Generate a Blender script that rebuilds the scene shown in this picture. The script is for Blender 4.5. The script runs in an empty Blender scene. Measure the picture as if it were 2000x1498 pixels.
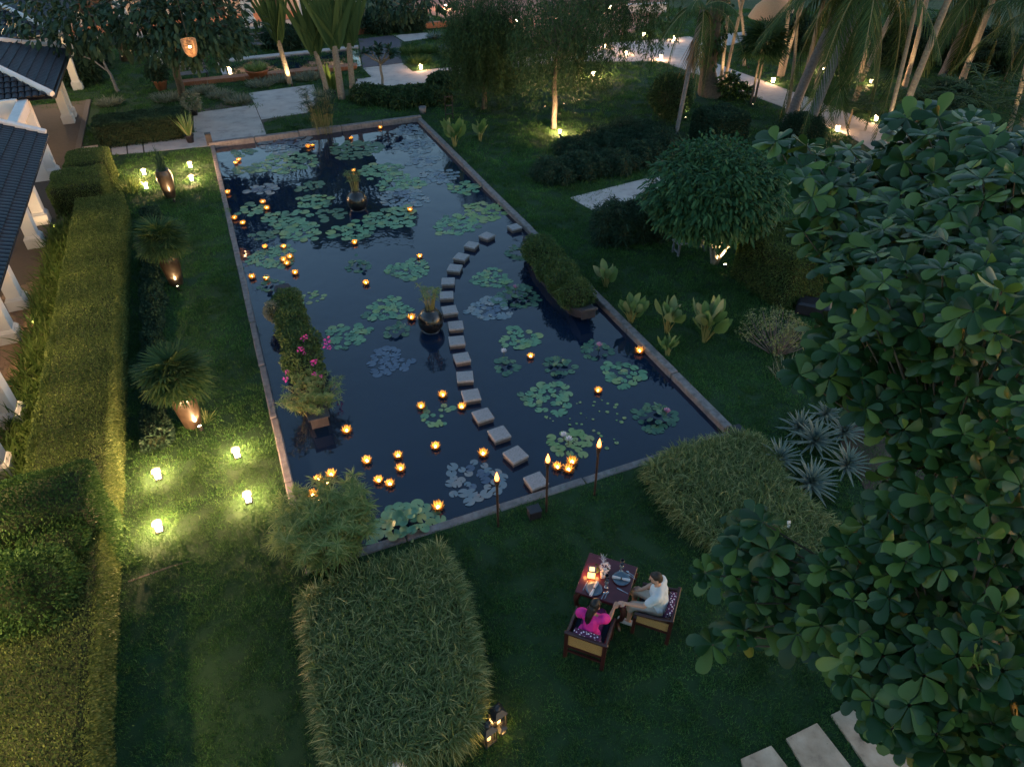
import bpy, math, random
import numpy as np
from mathutils import Vector, Matrix

# ------------------------------------------------------------------ camera, world, light, exposure
sc = bpy.context.scene
R = math.radians
CAM_H, PITCH, FPX = 10.5, R(38.2), 1340.0
cd = bpy.data.cameras.new('camera'); cam = bpy.data.objects.new('camera', cd); sc.collection.objects.link(cam)
cam.location = (0, 0, CAM_H); cam.rotation_euler = (math.pi / 2 - PITCH, 0, 0)
cd.sensor_width = 36.0; cd.lens = FPX / 2000 * 36.0; cd.clip_start = 0.1; cd.clip_end = 800
sc.camera = cam
world = bpy.data.worlds.new('World'); sc.world = world; world.use_nodes = True
wn = world.node_tree.nodes; wl = world.node_tree.links
bg = wn['Background']
sky = wn.new('ShaderNodeTexSky'); sky.sky_type = 'NISHITA'; sky.sun_disc = False
SUN_EL, SUN_ROT = R(2.0), R(100)
sky.sun_elevation = SUN_EL; sky.sun_rotation = SUN_ROT
sky.altitude = 0; sky.air_density = 1.0; sky.dust_density = 0.5; sky.ozone_density = 2.0
wl.new(sky.outputs['Color'], bg.inputs['Color']); bg.inputs['Strength'].default_value = 0.95
sl = bpy.data.lights.new('sun', 'SUN'); sl.energy = 0.02; sl.angle = R(12); sl.color = (0.8, 0.85, 1.0)
sun = bpy.data.objects.new('sun', sl); sc.collection.objects.link(sun)
sun.rotation_euler = (R(-78), 0, R(-100)); sun.location = (60, 0, 40)
vs = sc.view_settings; vs.view_transform = 'Standard'; vs.look = 'None'; vs.exposure = 0.22; vs.gamma = 1.0; vs.use_curve_mapping = False
cy = sc.cycles
cy.use_denoising = True; cy.max_bounces = 5; cy.diffuse_bounces = 2; cy.glossy_bounces = 3; cy.transmission_bounces = 3
cy.transparent_max_bounces = 8; cy.sample_clamp_indirect = 2.0; cy.caustics_reflective = False; cy.caustics_refractive = False
cy.use_adaptive_sampling = True; cy.adaptive_threshold = 0.035
try: cy.use_light_tree = True
except Exception: pass

# ------------------------------------------------------------------ positions
# places were measured on the photograph once: g() turns a measured spot into a point of the garden at height z
_f = np.array([0, math.cos(PITCH), -math.sin(PITCH)]); _u = np.array([0, math.sin(PITCH), math.cos(PITCH)])
def ray(x, y): return _f + np.array([1., 0, 0]) * (x - 1000) / FPX - _u * (y - 749) / FPX
def g(x, y, z=0.0):
    d = ray(x, y); return np.array([0, 0, CAM_H]) + d * ((z - CAM_H) / d[2])
def px(P):
    d = np.asarray(P, float) - np.array([0, 0, CAM_H]); z = d @ _f
    return np.stack([1000 + FPX * d[..., 0] / z, 749 - FPX * (d @ _u) / z], -1)
def high(bx, by, ty):
    b = g(bx, by); lo, hi = 0., 40.
    for _ in range(40):
        m = (lo + hi) / 2; q = b + np.array([0, 0, m])
        if (q - np.array([0, 0, CAM_H])) @ _f < 0.3 or px(q)[1] < ty: hi = m
        else: lo = m
    return m
YAW = R(22.9)                       # the garden's own axes: u across the pond, v along it, origin at its near left corner
_e = np.array([math.cos(YAW), math.sin(YAW), 0]); _n = np.array([-math.sin(YAW), math.cos(YAW), 0]); _o = g(605, 1110)
def U(u, v, z=0.0): return _o + _e * u + _n * v + np.array([0, 0, z])
def uv(P): q = np.asarray(P) - _o; return q @ _e, q @ _n
rng = np.random.default_rng(7); random.seed(7)

# ------------------------------------------------------------------ objects
COL = sc.collection.objects
def link(o, parent=None):
    COL.link(o)
    if parent is not None: o.parent = parent
    return o
def tag(o, label, cat, group=None, kind=None):
    if label: o['label'] = label
    if cat: o['category'] = cat
    if group: o['group'] = group
    if kind: o['kind'] = kind
    return o
def thing(name, label, cat, loc=(0, 0, 0), rz=0.0, group=None, kind=None):
    o = bpy.data.objects.new(name, None); o.empty_display_size = 0.2; link(o)
    o.location = [float(c) for c in loc]; o.rotation_euler = (0, 0, rz)
    return tag(o, label, cat, group, kind)
def part(name, me, parent=None, loc=(0, 0, 0), rot=(0, 0, 0), scale=(1, 1, 1), label=None, kind=None):
    o = bpy.data.objects.new(name, me); link(o, parent)
    o.location = [float(c) for c in loc]; o.rotation_euler = rot
    o.scale = (scale,) * 3 if isinstance(scale, (int, float)) else scale
    if label: o['label'] = label
    if kind: o['kind'] = kind
    return o
def struct(name, me, loc=(0, 0, 0), rz=0, label=None):
    o = part(name, me, None, loc, (0, 0, rz)); o['kind'] = 'structure'
    if label: o['label'] = label
    return o
def copy_tree(o, parent=None):
    c = o.copy(); COL.link(c); c.parent = parent
    for ch in o.children: copy_tree(ch, c)
    return c
def lamp(parent, loc, watts, color=(1.0, 0.64, 0.30), radius=0.03, spot=None, name='light_source', aim=None, blend=.6):
    L = bpy.data.lights.new(name, 'SPOT' if spot else 'POINT'); L.energy = watts; L.color = color; L.shadow_soft_size = radius
    if spot: L.spot_size = R(spot); L.spot_blend = blend
    o = bpy.data.objects.new(name, L); link(o, parent); o.location = loc
    if aim is not None: o.rotation_euler = Vector(aim).to_track_quat('-Z', 'Y').to_euler()
    return o

class MB:
    """collects simple solids into one mesh"""
    def __init__(s): s.v = []; s.f = []; s.sm = []
    def add(s, vs, fs, smooth=False, M=None):
        o = len(s.v)
        s.v += [tuple((M @ Vector(v)) if M is not None else v) for v in vs]
        s.f += [tuple(i + o for i in f) for f in fs]; s.sm += [smooth] * len(fs); return s
    def box(s, c, d, rz=0, M=None, bev=0.0, taper=1.0):
        x, y, z = (q / 2 for q in d)
        if bev:
            b = min(bev, x * .45, y * .45, z * .45); rings = []
            for zz, k in ((-z, b), (-z + b, 0), (z - b, 0), (z, b)):
                t = 1 if zz < 0 else taper
                X, Y = (x - k) * t, (y - k) * t; q = b * .7
                rings.append([(X - q, -Y, zz), (X, -Y + q, zz), (X, Y - q, zz), (X - q, Y, zz), (-X + q, Y, zz), (-X, Y - q, zz), (-X, -Y + q, zz), (-X + q, -Y, zz)])
            vs = [p for r in rings for p in r]; fs = [tuple(range(7, -1, -1)), tuple(range(24, 32))]
            for k in range(3):
                for i in range(8): fs.append((k * 8 + i, k * 8 + (i + 1) % 8, k * 8 + 8 + (i + 1) % 8, k * 8 + 8 + i))
        else:
            t = taper
            vs = [(-x, -y, -z), (x, -y, -z), (x, y, -z), (-x, y, -z), (-x * t, -y * t, z), (x * t, -y * t, z), (x * t, y * t, z), (-x * t, y * t, z)]
            fs = [(3, 2, 1, 0), (4, 5, 6, 7), (0, 1, 5, 4), (1, 2, 6, 5), (2, 3, 7, 6), (3, 0, 4, 7)]
        T = Matrix.Translation(Vector([float(q) for q in c])) @ Matrix.Rotation(rz, 4, 'Z')
        return s.add(vs, fs, False, (M @ T) if M is not None else T)
    def prism(s, poly, z0, z1, M=None):
        n = len(poly); a = sum(poly[i][0] * poly[(i + 1) % n][1] - poly[(i + 1) % n][0] * poly[i][1] for i in range(n))
        if a < 0: poly = poly[::-1]
        vs = [(float(p[0]), float(p[1]), z0) for p in poly] + [(float(p[0]), float(p[1]), z1) for p in poly]
        fs = [tuple(range(n - 1, -1, -1)), tuple(range(n, 2 * n))] + [(i, (i + 1) % n, n + (i + 1) % n, n + i) for i in range(n)]
        return s.add(vs, fs, False, M)
    def tube(s, pts, rad, seg=8, cap=True, M=None):
        pts = [Vector([float(c) for c in p]) for p in pts]; n = len(pts)
        if isinstance(rad, (int, float)): rad = [rad] * n
        vs = []; ref = None
        for i, p in enumerate(pts):
            t = (pts[min(i + 1, n - 1)] - pts[max(i - 1, 0)]).normalized()
            if ref is None: ref = t.orthogonal().normalized()
            ref = (ref - t * ref.dot(t)).normalized(); b = t.cross(ref)
            for k in range(seg):
                a = 2 * math.pi * k / seg; vs.append(tuple(p + (ref * math.cos(a) + b * math.sin(a)) * rad[i]))
        fs = [(i * seg + k, i * seg + (k + 1) % seg, (i + 1) * seg + (k + 1) % seg, (i + 1) * seg + k) for i in range(n - 1) for k in range(seg)]
        s.add(vs, fs, True, M)
        if cap: s.add(vs[:seg], [tuple(range(seg - 1, -1, -1))], False, M); s.add(vs[-seg:], [tuple(range(seg))], False, M)
        return s
    def lathe(s, prof, seg=24, M=None, smooth=True):
        vs = []; n = len(prof)
        for r, z in prof:
            for k in range(seg):
                a = 2 * math.pi * k / seg; vs.append((r * math.cos(a), r * math.sin(a), z))
        fs = [(i * seg + k, i * seg + (k + 1) % seg, (i + 1) * seg + (k + 1) % seg, (i + 1) * seg + k) for i in range(n - 1) for k in range(seg)]
        return s.add(vs, fs, smooth, M)
    def ball(s, c, r, seg=12, rings=8, M=None):
        r = (r,) * 3 if isinstance(r, (int, float)) else r
        vs = []; fs = []
        for i in range(rings + 1):
            th = math.pi * i / rings; th = min(max(th, .02), math.pi - .02)
            for k in range(seg):
                a = 2 * math.pi * k / seg; vs.append((c[0] + r[0] * math.sin(th) * math.cos(a), c[1] + r[1] * math.sin(th) * math.sin(a), c[2] - r[2] * math.cos(th)))
        for i in range(rings):
            for k in range(seg): fs.append((i * seg + k, i * seg + (k + 1) % seg, (i + 1) * seg + (k + 1) % seg, (i + 1) * seg + k))
        fs += [tuple(range(seg - 1, -1, -1)), tuple(range(rings * seg, rings * seg + seg))]
        return s.add(vs, fs, True, M)
    def mesh(s, name, mat):
        me = bpy.data.meshes.new(name); me.from_pydata([tuple(float(c) for c in v) for v in s.v], [], s.f)
        me.polygons.foreach_set('use_smooth', s.sm)
        if mat is not None: me.materials.append(mat)
        me.update(); return me

# ---- leaves: many blades in one mesh, with numpy
def unit(a): return a / np.maximum(np.linalg.norm(a, axis=-1, keepdims=True), 1e-9)
def rdir(n): return unit(rng.normal(size=(n, 3)))
def blades(B, D, L, W, prof, bend=0.0, side=None, fold=0.0, twist=None):
    """B bases, D directions, L lengths, W widths; prof = [(t, width share)]; bend = sag of the tip as a share of the length"""
    B = np.asarray(B, float); N = len(B); D = unit(np.asarray(D, float)); L = np.broadcast_to(L, (N,)).astype(float); W = np.broadcast_to(W, (N,)).astype(float)
    if side is None:
        side = np.cross(D, np.array([0, 0, 1.]) + rng.normal(size=(N, 3)) * .25)
    S = unit(side); Nn = unit(np.cross(S, D))
    if prof is RHOMB and not fold:   # a plain pointed leaf: one four-cornered face
        M_ = B + D * (L * .45)[:, None]; h = S * (W * .5)[:, None]; bn = np.broadcast_to(bend, (N,)) * L; T_ = B + D * L[:, None]; T_[:, 2] -= bn
        V = np.stack([B, M_ - h, T_, M_ + h], 1).reshape(-1, 3); return V, np.arange(4 * N).reshape(-1, 4), rng.random(N)
    bend = np.broadcast_to(bend, (N,)).astype(float); cols = []
    dn = np.array([0, 0, -1.])
    for t, w in prof:
        C = B + D * (L * t)[:, None] + dn * (L * bend * t * t)[:, None]
        h = S * (W * w * .5)[:, None]
        if fold: cols += [C - h + Nn * (W * w * fold)[:, None], C, C + h + Nn * (W * w * fold)[:, None]]
        else: cols += [C - h, C + h]
    m = 3 if fold else 2; K = len(prof)
    V = np.stack(cols, 1).reshape(-1, 3)
    q = []
    for k in range(K - 1):
        for j in range(m - 1): q.append((k * m + j, k * m + j + 1, (k + 1) * m + j + 1, (k + 1) * m + j))
    q = np.array(q); F = (q[None] + (np.arange(N) * K * m)[:, None, None]).reshape(-1, 4)
    return V, F, np.repeat(rng.random(N), len(q))
def lmesh(name, packs, mat):
    V = []; F = []; A = []; o = 0
    for v, f, a in packs: V.append(v); F.append(f + o); A.append(a); o += len(v)
    V = np.concatenate(V).astype(np.float32); F = np.concatenate(F).astype(np.int32); A = np.concatenate(A).astype(np.float32)
    me = bpy.data.meshes.new(name); me.vertices.add(len(V)); me.vertices.foreach_set('co', V.ravel())
    me.loops.add(F.size); me.loops.foreach_set('vertex_index', F.ravel())
    me.polygons.add(len(F)); me.polygons.foreach_set('loop_start', np.arange(len(F), dtype=np.int32) * 4)
    at = me.attributes.new('tone', 'FLOAT', 'FACE'); at.data.foreach_set('value', A)
    me.materials.append(mat); me.update(calc_edges=True); return me
RHOMB = [(0, .25), (.45, 1), (1, .12)]
OVAL = [(0, .12), (.22, .62), (.5, 1), (.8, .8), (1, .1)]
SMALL = 0.0
OBOV = [(0, .08), (.22, .42), (.5, .84), (.74, 1), (.90, .82), (.97, .5), (1, .12)]
STRAP = [(0, .8), (.35, 1), (.7, .75), (1, .06)]
SPEAR = [(0, .7), (.4, 1), (.75, .6), (1, .04)]
def surf_leaves(P, Nrm, size, aspect=.5, loose=.8, prof=RHOMB, bend=.1):
    n = len(P); D = unit(Nrm + rdir(n) * loose); L = size * rng.uniform(.7, 1.35, n)
    return blades(P, D, L, L * aspect, prof, bend, side=np.cross(D, rdir(n)))
def in_poly(x, y, poly):
    x = np.asarray(x); y = np.asarray(y); c = np.zeros(x.shape, bool); n = len(poly)
    for i in range(n):
        x0, y0 = poly[i][:2]; x1, y1 = poly[i - 1][:2]
        m = ((y0 > y) != (y1 > y)) & (x < (x1 - x0) * (y - y0) / ((y1 - y0) if y1 != y0 else 1e-9) + x0); c ^= m
    return c

# ------------------------------------------------------------------ materials
MAT = {}
def nodes(name):
    m = bpy.data.materials.new(name); m.use_nodes = True; nt = m.node_tree
    return m, nt, nt.nodes['Principled BSDF'], nt.nodes['Material Output']
def ramp(nt, fac, stops):
    r = nt.nodes.new('ShaderNodeValToRGB'); e = r.color_ramp.elements
    while len(e) < len(stops): e.new(0.5)
    for k, (p, c) in enumerate(stops): e[k].position = p; e[k].color = (*c, 1)
    nt.links.new(fac, r.inputs[0]); return r.outputs[0]
def noise(nt, scale, detail=4, rough=.6, coord='Object', dist=0.0):
    tc = nt.nodes.new('ShaderNodeTexCoord'); n = nt.nodes.new('ShaderNodeTexNoise')
    n.inputs['Scale'].default_value = scale; n.inputs['Detail'].default_value = detail; n.inputs['Roughness'].default_value = rough; n.inputs['Distortion'].default_value = dist
    nt.links.new(tc.outputs[coord], n.inputs['Vector']); return n.outputs[0]
def bump(nt, p, h, strength=.3, dist=.02):
    b = nt.nodes.new('ShaderNodeBump'); b.inputs['Strength'].default_value = strength; b.inputs['Distance'].default_value = dist
    nt.links.new(h, b.inputs['Height']); nt.links.new(b.outputs[0], p.inputs['Normal']); return b
def mat(name, c1, c2=None, scale=6.0, rough=.7, metal=0.0, bmp=.2, bscale=None, emis=None, estr=0, spec=.4, mid=None, bd=.01, coord='Object', stops=None):
    m, nt, p, o = nodes(name); p.inputs['Roughness'].default_value = rough; p.inputs['Metallic'].default_value = metal; p.inputs['Specular IOR Level'].default_value = spec
    if c2 is None: c2 = tuple(c * .78 for c in c1)
    f = noise(nt, scale, 5, .62, coord)
    nt.links.new(ramp(nt, f, stops or [(.32, c1), (.68, c2)]), p.inputs['Base Color'])
    if bmp: bump(nt, p, noise(nt, bscale or scale * 4, 4, .6, coord), bmp, bd)
    if emis: p.inputs['Emission Color'].default_value = (*emis, 1); p.inputs['Emission Strength'].default_value = estr
    MAT[name] = m; return m
def leafmat(name, c1, c2, c3=None, rough=.5, trans=.25, spec=.35, patch=0.0):
    """leaf colours run from c1 to c3 leaf by leaf"""
    m, nt, p, o = nodes(name); c3 = c3 or c2
    at = nt.nodes.new('ShaderNodeAttribute'); at.attribute_name = 'tone'; oi = nt.nodes.new('ShaderNodeObjectInfo')
    ad = nt.nodes.new('ShaderNodeMath'); ad.operation = 'ADD'; fr = nt.nodes.new('ShaderNodeMath'); fr.operation = 'FRACT'
    nt.links.new(at.outputs['Fac'], ad.inputs[0]); nt.links.new(oi.outputs['Random'], ad.inputs[1]); nt.links.new(ad.outputs[0], fr.inputs[0])
    col = ramp(nt, fr.outputs[0], [(0, c1), (.6, c2), (1, c3)])
    if patch:                      # worn and lush patches across the ground
        geo = nt.nodes.new('ShaderNodeNewGeometry'); ns = nt.nodes.new('ShaderNodeTexNoise'); ns.inputs['Scale'].default_value = patch; ns.inputs['Detail'].default_value = 5; ns.inputs['Roughness'].default_value = .65
        nt.links.new(geo.outputs['Position'], ns.inputs['Vector']); mr = nt.nodes.new('ShaderNodeMapRange'); mr.inputs[1].default_value = .3; mr.inputs[2].default_value = .7; mr.inputs[3].default_value = .55; mr.inputs[4].default_value = 1.5
        nt.links.new(ns.outputs[0], mr.inputs[0]); vm = nt.nodes.new('ShaderNodeVectorMath'); vm.operation = 'SCALE'; nt.links.new(col, vm.inputs[0]); nt.links.new(mr.outputs[0], vm.inputs['Scale']); col = vm.outputs[0]
    nt.links.new(col, p.inputs['Base Color']); p.inputs['Roughness'].default_value = rough; p.inputs['Specular IOR Level'].default_value = spec
    tr = nt.nodes.new('ShaderNodeBsdfTranslucent'); nt.links.new(col, tr.inputs['Color'])
    mx = nt.nodes.new('ShaderNodeMixShader'); mx.inputs[0].default_value = trans
    nt.links.new(p.outputs[0], mx.inputs[1]); nt.links.new(tr.outputs[0], mx.inputs[2]); nt.links.new(mx.outputs[0], o.inputs['Surface'])
    MAT[name] = m; return m
def glow(name, c, s):
    m, nt, p, o = nodes(name); p.inputs['Base Color'].default_value = (*c, 1); p.inputs['Emission Color'].default_value = (*c, 1); p.inputs['Emission Strength'].default_value = s
    MAT[name] = m; return m

mat('lawn_soil', (.010, .034, .009), (.016, .048, .012), 1.3, .95, bmp=.6, bscale=60, bd=.03)
leafmat('lawn', (.026, .080, .020), (.046, .122, .030), (.115, .195, .054), .7, .25, .15, patch=.55)
leafmat('hedge_leaf', (.046, .080, .022), (.080, .122, .034), (.145, .185, .060), .6, .2, .15)
leafmat('dark_leaf', (.014, .036, .020), (.026, .058, .034), (.042, .080, .046), .5, .2, .12)
leafmat('shrub_leaf', (.022, .050, .020), (.040, .078, .030), (.062, .105, .042), .5, .25, .12)
leafmat('bush_leaf', (.020, .056, .016), (.036, .088, .024), (.070, .130, .036), .6, .2, .12)
leafmat('boat_leaf', (.030, .066, .020), (.056, .104, .030), (.100, .150, .046), .5, .25, .25)
leafmat('tree_leaf', (.009, .034, .009), (.020, .062, .016), (.095, .160, .030), .38, .16, .30)
leafmat('feather_leaf', (.024, .056, .022), (.042, .084, .032), (.066, .108, .042), .55, .3, .12)
leafmat('mango_leaf', (.012, .050, .022), (.024, .080, .034), (.046, .112, .044), .6, .2, .12)
leafmat('palm_leaf', (.020, .048, .018), (.038, .076, .026), (.075, .110, .034), .6, .15, .1)
leafmat('strap_leaf', (.050, .100, .024), (.080, .135, .034), (.120, .165, .050), .5, .35, .12)
leafmat('bamboo_grass', (.065, .105, .028), (.130, .175, .050), (.320, .330, .135), .55, .3)
leafmat('dry_frond', (.16, .10, .06), (.22, .15, .09), None, .8, .2)
leafmat('papyrus', (.100, .170, .050), (.170, .240, .075), (.290, .330, .130), .6, .35, .15)
leafmat('silver_leaf', (.13, .155, .105), (.19, .21, .145), (.26, .26, .18), .7, .25)
leafmat('calathea_leaf', (.080, .165, .050), (.135, .220, .075), (.270, .280, .140), .45, .35)
leafmat('spurge', (.12, .16, .06), (.18, .22, .09), (.24, .26, .12), .6, .3)
leafmat('agave_leaf', (.075, .130, .120), (.115, .175, .160), (.16, .21, .18), .45, .1)
leafmat('lily_green', (.090, .210, .115), (.125, .265, .140), (.210, .285, .110), .42, .1, .5)
leafmat('lily_dark', (.040, .110, .070), (.065, .150, .090), (.100, .165, .075), .42, .1, .5)
leafmat('lily_blue', (.12, .165, .19), (.16, .195, .215), (.22, .21, .20), .38, .05, .5)
leafmat('lily_sunk', (.045, .075, .125), (.07, .10, .15), None, .3, .05, .5)
leafmat('lily_yellow', (.15, .26, .085), (.21, .29, .10), (.28, .29, .12), .42, .1, .5)
leafmat('magenta_petal', (.42, .03, .30), (.55, .06, .40), (.50, .04, .16), .5, .3)
leafmat('white_petal', (.70, .68, .70), (.75, .72, .74), None, .5, .3)
leafmat('pink_petal', (.60, .28, .42), (.68, .38, .52), None, .5, .3)
leafmat('gold_petal', (.50, .24, .04), (.62, .32, .06), (.70, .40, .10), .35, .45, .5)
leafmat('brown_petal', (.09, .045, .012), (.13, .07, .02), None, .45, .1)
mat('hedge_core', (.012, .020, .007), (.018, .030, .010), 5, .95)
mat('bark', (.060, .050, .038), (.11, .095, .070), 9, .9, bmp=.8, bscale=30, bd=.02)
mat('pale_bark', (.28, .24, .18), (.16, .13, .10), 14, .85, bmp=.5, bscale=40)
mat('blue_bark', (.16, .16, .17), (.09, .09, .09), 14, .85, bmp=.5, bscale=40)
mat('stem', (.11, .12, .045), (.16, .15, .06), 20, .6)
mat('stem_yellow', (.26, .22, .07), (.20, .19, .06), 20, .6)
mat('twig_grey', (.16, .14, .13), (.10, .09, .08), 20, .8)
mat('concrete', (.34, .31, .29), (.24, .22, .21), 1.6, .85, bmp=.15, bscale=50, stops=[(.28, (.26, .23, .22)), (.45, (.40, .35, .325)), (.7, (.48, .42, .385))])
mat('sandstone', (.42, .32, .24), (.26, .20, .16), 3.0, .85, bmp=.5, bscale=26, stops=[(.25, (.17, .12, .085)), (.42, (.38, .27, .185)), (.6, (.47, .345, .245)), (.8, (.56, .43, .32))])
mat('dark_paving', (.085, .075, .095), (.06, .055, .07), 3, .8)
mat('red_paving', (.40, .17, .11), (.30, .13, .09), 2.2, .85, bmp=.3, bscale=30)
mat('curb', (.10, .092, .092), (.20, .185, .18), 7, .85, bmp=.6, bscale=22, bd=.015)
mat('pond_wall', (.02, .022, .024), (.03, .03, .03), 4, .7)
mat('white_wall', (.70, .66, .62), (.62, .58, .54), 1.2, .8, bmp=.06)
mat('white_trim', (.62, .60, .58), (.52, .50, .48), 2.2, .7, bmp=.08)
mat('pink_wall', (.46, .36, .32), (.40, .31, .28), 1.5, .85)
mat('roof_tile', (.012, .014, .020), (.026, .028, .036), 5, .55, bmp=.4, bscale=30, spec=.4)
mat('brick_floor', (.24, .16, .11), (.15, .10, .07), 4, .8, bmp=.4, bscale=40)
mat('mortar', (.09, .07, .055), None, 10, .95)
mat('black_metal', (.012, .012, .013), (.02, .02, .021), 12, .4, spec=.5, bmp=.05)
mat('black_box', (.010, .011, .016), (.018, .018, .024), 8, .45)
mat('black_glaze', (.006, .006, .007), (.010, .009, .009), 4, .24, spec=.6, bmp=.08, bscale=14)
mat('brown_glaze', (.022, .016, .012), (.055, .040, .028), 6, .28, spec=.5, bmp=.25, bscale=22)
mat('terracotta', (.34, .13, .06), (.24, .09, .045), 6, .8)
mat('timber_dark', (.030, .018, .014), (.045, .026, .02), 9, .5, bmp=.2)
mat('rosewood', (.085, .014, .022), (.055, .010, .016), 9, .3, spec=.5, bmp=.08, bscale=40)
mat('dark_rosewood', (.045, .012, .012), (.028, .009, .009), 9, .35, spec=.5, bmp=.1)
mat('cushion_navy', (.030, .055, .090), (.022, .040, .070), 12, .85)
mat('grey_timber', (.17, .17, .18), (.12, .12, .13), 9, .8)
mat('boat_timber', (.028, .026, .032), (.05, .045, .05), 7, .5, bmp=.3)
mat('wax', (.75, .60, .38), None, 5, .5, emis=(1, .55, .18), estr=2.2)
mat('mulch', (.055, .035, .026), (.09, .055, .04), 30, .95, bmp=.8, bscale=60)
mat('soil', (.030, .022, .016), (.045, .034, .024), 20, .95, bmp=.6)
mat('stepping_stone', (.20, .19, .19), (.33, .31, .31), 26, .85, bmp=.7, bscale=60, bd=.012)
mat('stone_side', (.075, .062, .055), (.11, .09, .08), 14, .85, bmp=.5)
glow('flame', (1.0, .62, .22), 26); glow('lamp_face', (1.0, .80, .48), 30); glow('torch_flame', (1.0, .26, .05), 9); glow('paper_glow', (1.0, .50, .14), 2.6)

# ------------------------------------------------------------------ the setting
PW, PL = 9.45, 24.45           # pond, metres
WZ = -0.08                     # water level
def ringquads(u0, u1, v0, v1, big=170):
    m = MB()
    for (a, b, c, d) in ((-big, u0, -60, big), (u1, big, -60, big), (u0, u1, -60, v0), (u0, u1, v1, big)):
        m.add([U(a, c), U(b, c), U(b, d), U(a, d)], [(0, 1, 2, 3)])
    return m
struct('lawn', ringquads(0, PW, 0, PL).mesh('lawn', MAT['lawn_soil']))

m, nt, p, o = nodes('pond_water'); MAT['pond_water'] = m
p.inputs['Base Color'].default_value = (.0045, .013, .031, 1); p.inputs['Roughness'].default_value = .02; p.inputs['IOR'].default_value = 1.36; p.inputs['Specular IOR Level'].default_value = .9
h1 = noise(nt, 1.1, 3, .55, 'Object', .4); h2 = noise(nt, 5.0, 2, .5)
md = nt.nodes.new('ShaderNodeMath'); md.operation = 'MULTIPLY_ADD'; md.inputs[1].default_value = .18
nt.links.new(h2, md.inputs[0]); nt.links.new(h1, md.inputs[2]); bump(nt, p, md.outputs[0], .18, .05)
struct('pond_water', MB().add([U(.05, .05, WZ), U(PW - .05, .05, WZ), U(PW - .05, PL - .05, WZ), U(.05, PL - .05, WZ)], [(0, 1, 2, 3)]).mesh('pond_water', m))
basin = MB()
for a, b in (((0, 0), (PW, 0)), ((PW, 0), (PW, PL)), ((PW, PL), (0, PL)), ((0, PL), (0, 0))):
    basin.add([U(*a, 0.004), U(*b, 0.004), U(*b, -.7), U(*a, -.7)], [(3, 2, 1, 0)])
basin.add([U(0, 0, -.7), U(PW, 0, -.7), U(PW, PL, -.7), U(0, PL, -.7)], [(0, 1, 2, 3)])
curb = struct('pond_curb', basin.mesh('pond_basin', MAT['pond_wall']))
def curb_run(a, b, n, w, zt):
    a = np.array(a, float); b = np.array(b, float); L = np.linalg.norm(b - a); d = (b - a) / L
    ang = math.atan2(d[1], d[0]) + YAW
    for k in range(n):
        l = L / n; c = a + d * (k + .5) * l
        me = MB().box((0, 0, 0), (l - .022, w, zt + .16), bev=.022).mesh('coping', MAT['curb'])
        part('coping_stone', me, curb, U(c[0], c[1], zt - (zt + .16) / 2 + random.uniform(-.012, .010)), (random.uniform(-.02, .02), 0, ang + random.uniform(-.006, .006)))
curb_run((-.02, .15), (-.02, PL - .13), 11, .17, .05); curb_run((PW + .02, .15), (PW + .02, PL - .13), 11, .22, .10)
curb_run((-.1, 0), (PW + .1, 0), 5, .2, .02); curb_run((-.15, PL), (PW + .15, PL), 5, .26, .16)

def slab_poly(pts, z0=-.06, z1=.02, material='concrete', inset=0.0, name='slab'):
    P = [g(x, y)[:2] for x, y in pts]
    return MB().prism([tuple(q) for q in P], z0, z1).mesh(name, MAT[material])
PATHS = {}
P_MAIN = [[(138, 292), (213, 281), (217, 304), (150, 311)], [(216, 280.5), (245, 276), (248, 301.5), (220, 303.5)], [(248, 275.5), (276, 271.5), (280, 298.8), (251, 301.3)],
          [(279, 271.2), (379, 260), (378, 222), (497, 206), (509, 235), (520, 263), (412, 286), (283, 298.5)],
          [(486, 183), (612, 166), (622, 190), (613, 193), (616, 203), (600, 221), (510.5, 234.6), (498.5, 205.8)]]
path = struct('garden_path', slab_poly([(138, 290), (380, 258), (378, 222), (486, 183), (612, 166), (620, 200), (600, 221), (515, 240), (518, 261), (412, 284), (150, 309)], -.05, .006, 'mortar', name='path_bed'))
for q in P_MAIN: part('slab', slab_poly(q), path)
P_EAST = [[(693, 180), (826, 163), (911, 148), (911, 129), (826, 138.5), (696, 156)],
          [(912, 148), (1040, 129), (1150, 121), (1290, 121), (1290, 78), (1150, 88), (1040, 108), (912, 129)],
          [(1291, 121), (1331, 135), (1379, 153), (1379, 108), (1395, 92), (1345, 72), (1291, 78)],
          [(1380, 153.5), (1438, 179), (1480, 192), (1532, 211), (1545, 179), (1499, 162), (1447, 143), (1380, 118)],
          [(1533, 211.5), (1590, 240), (1642, 260), (1688, 283), (1740, 320), (1800, 290), (1766, 260), (1724, 247), (1685, 234), (1597, 198), (1546, 179.5)],
          [(1396, 92), (1428, 89), (1506, 66), (1600, 58), (1600, 46), (1522, 54), (1418, 68), (1375, 84)]]
walk = struct('curved_walk', slab_poly(P_EAST[0], material='concrete', name='walk'))
for q in P_EAST[1:]: part('slab', slab_poly(q), walk)
P_MISC = []
def flat(name, pts, material, z1=.02, label=None):
    P_MISC.append(pts); return struct(name, slab_poly(pts, -.05, z1, material, name=name), label=label)
flat('paved_court', [(700, 77), (766, 70), (786, 83), (780, 100), (786, 124), (709, 133)], 'dark_paving')
flat('court_step', [(709, 134), (786, 124.6), (806, 141), (726, 152)], 'concrete')
flat('side_path', [(770, 70), (835, 65), (835, 76), (790, 82)], 'concrete')
flat('red_court', [(815, 20), (895, 46), (985, 75), (1060, 92), (1110, 88), (1240, 64), (1290, 30), (1310, -40), (800, -40)], 'red_paving', .012)
flat('gravel_path', [(1113, 387), (1160, 413), (1300, 372), (1300, 340)], 'concrete')
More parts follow.
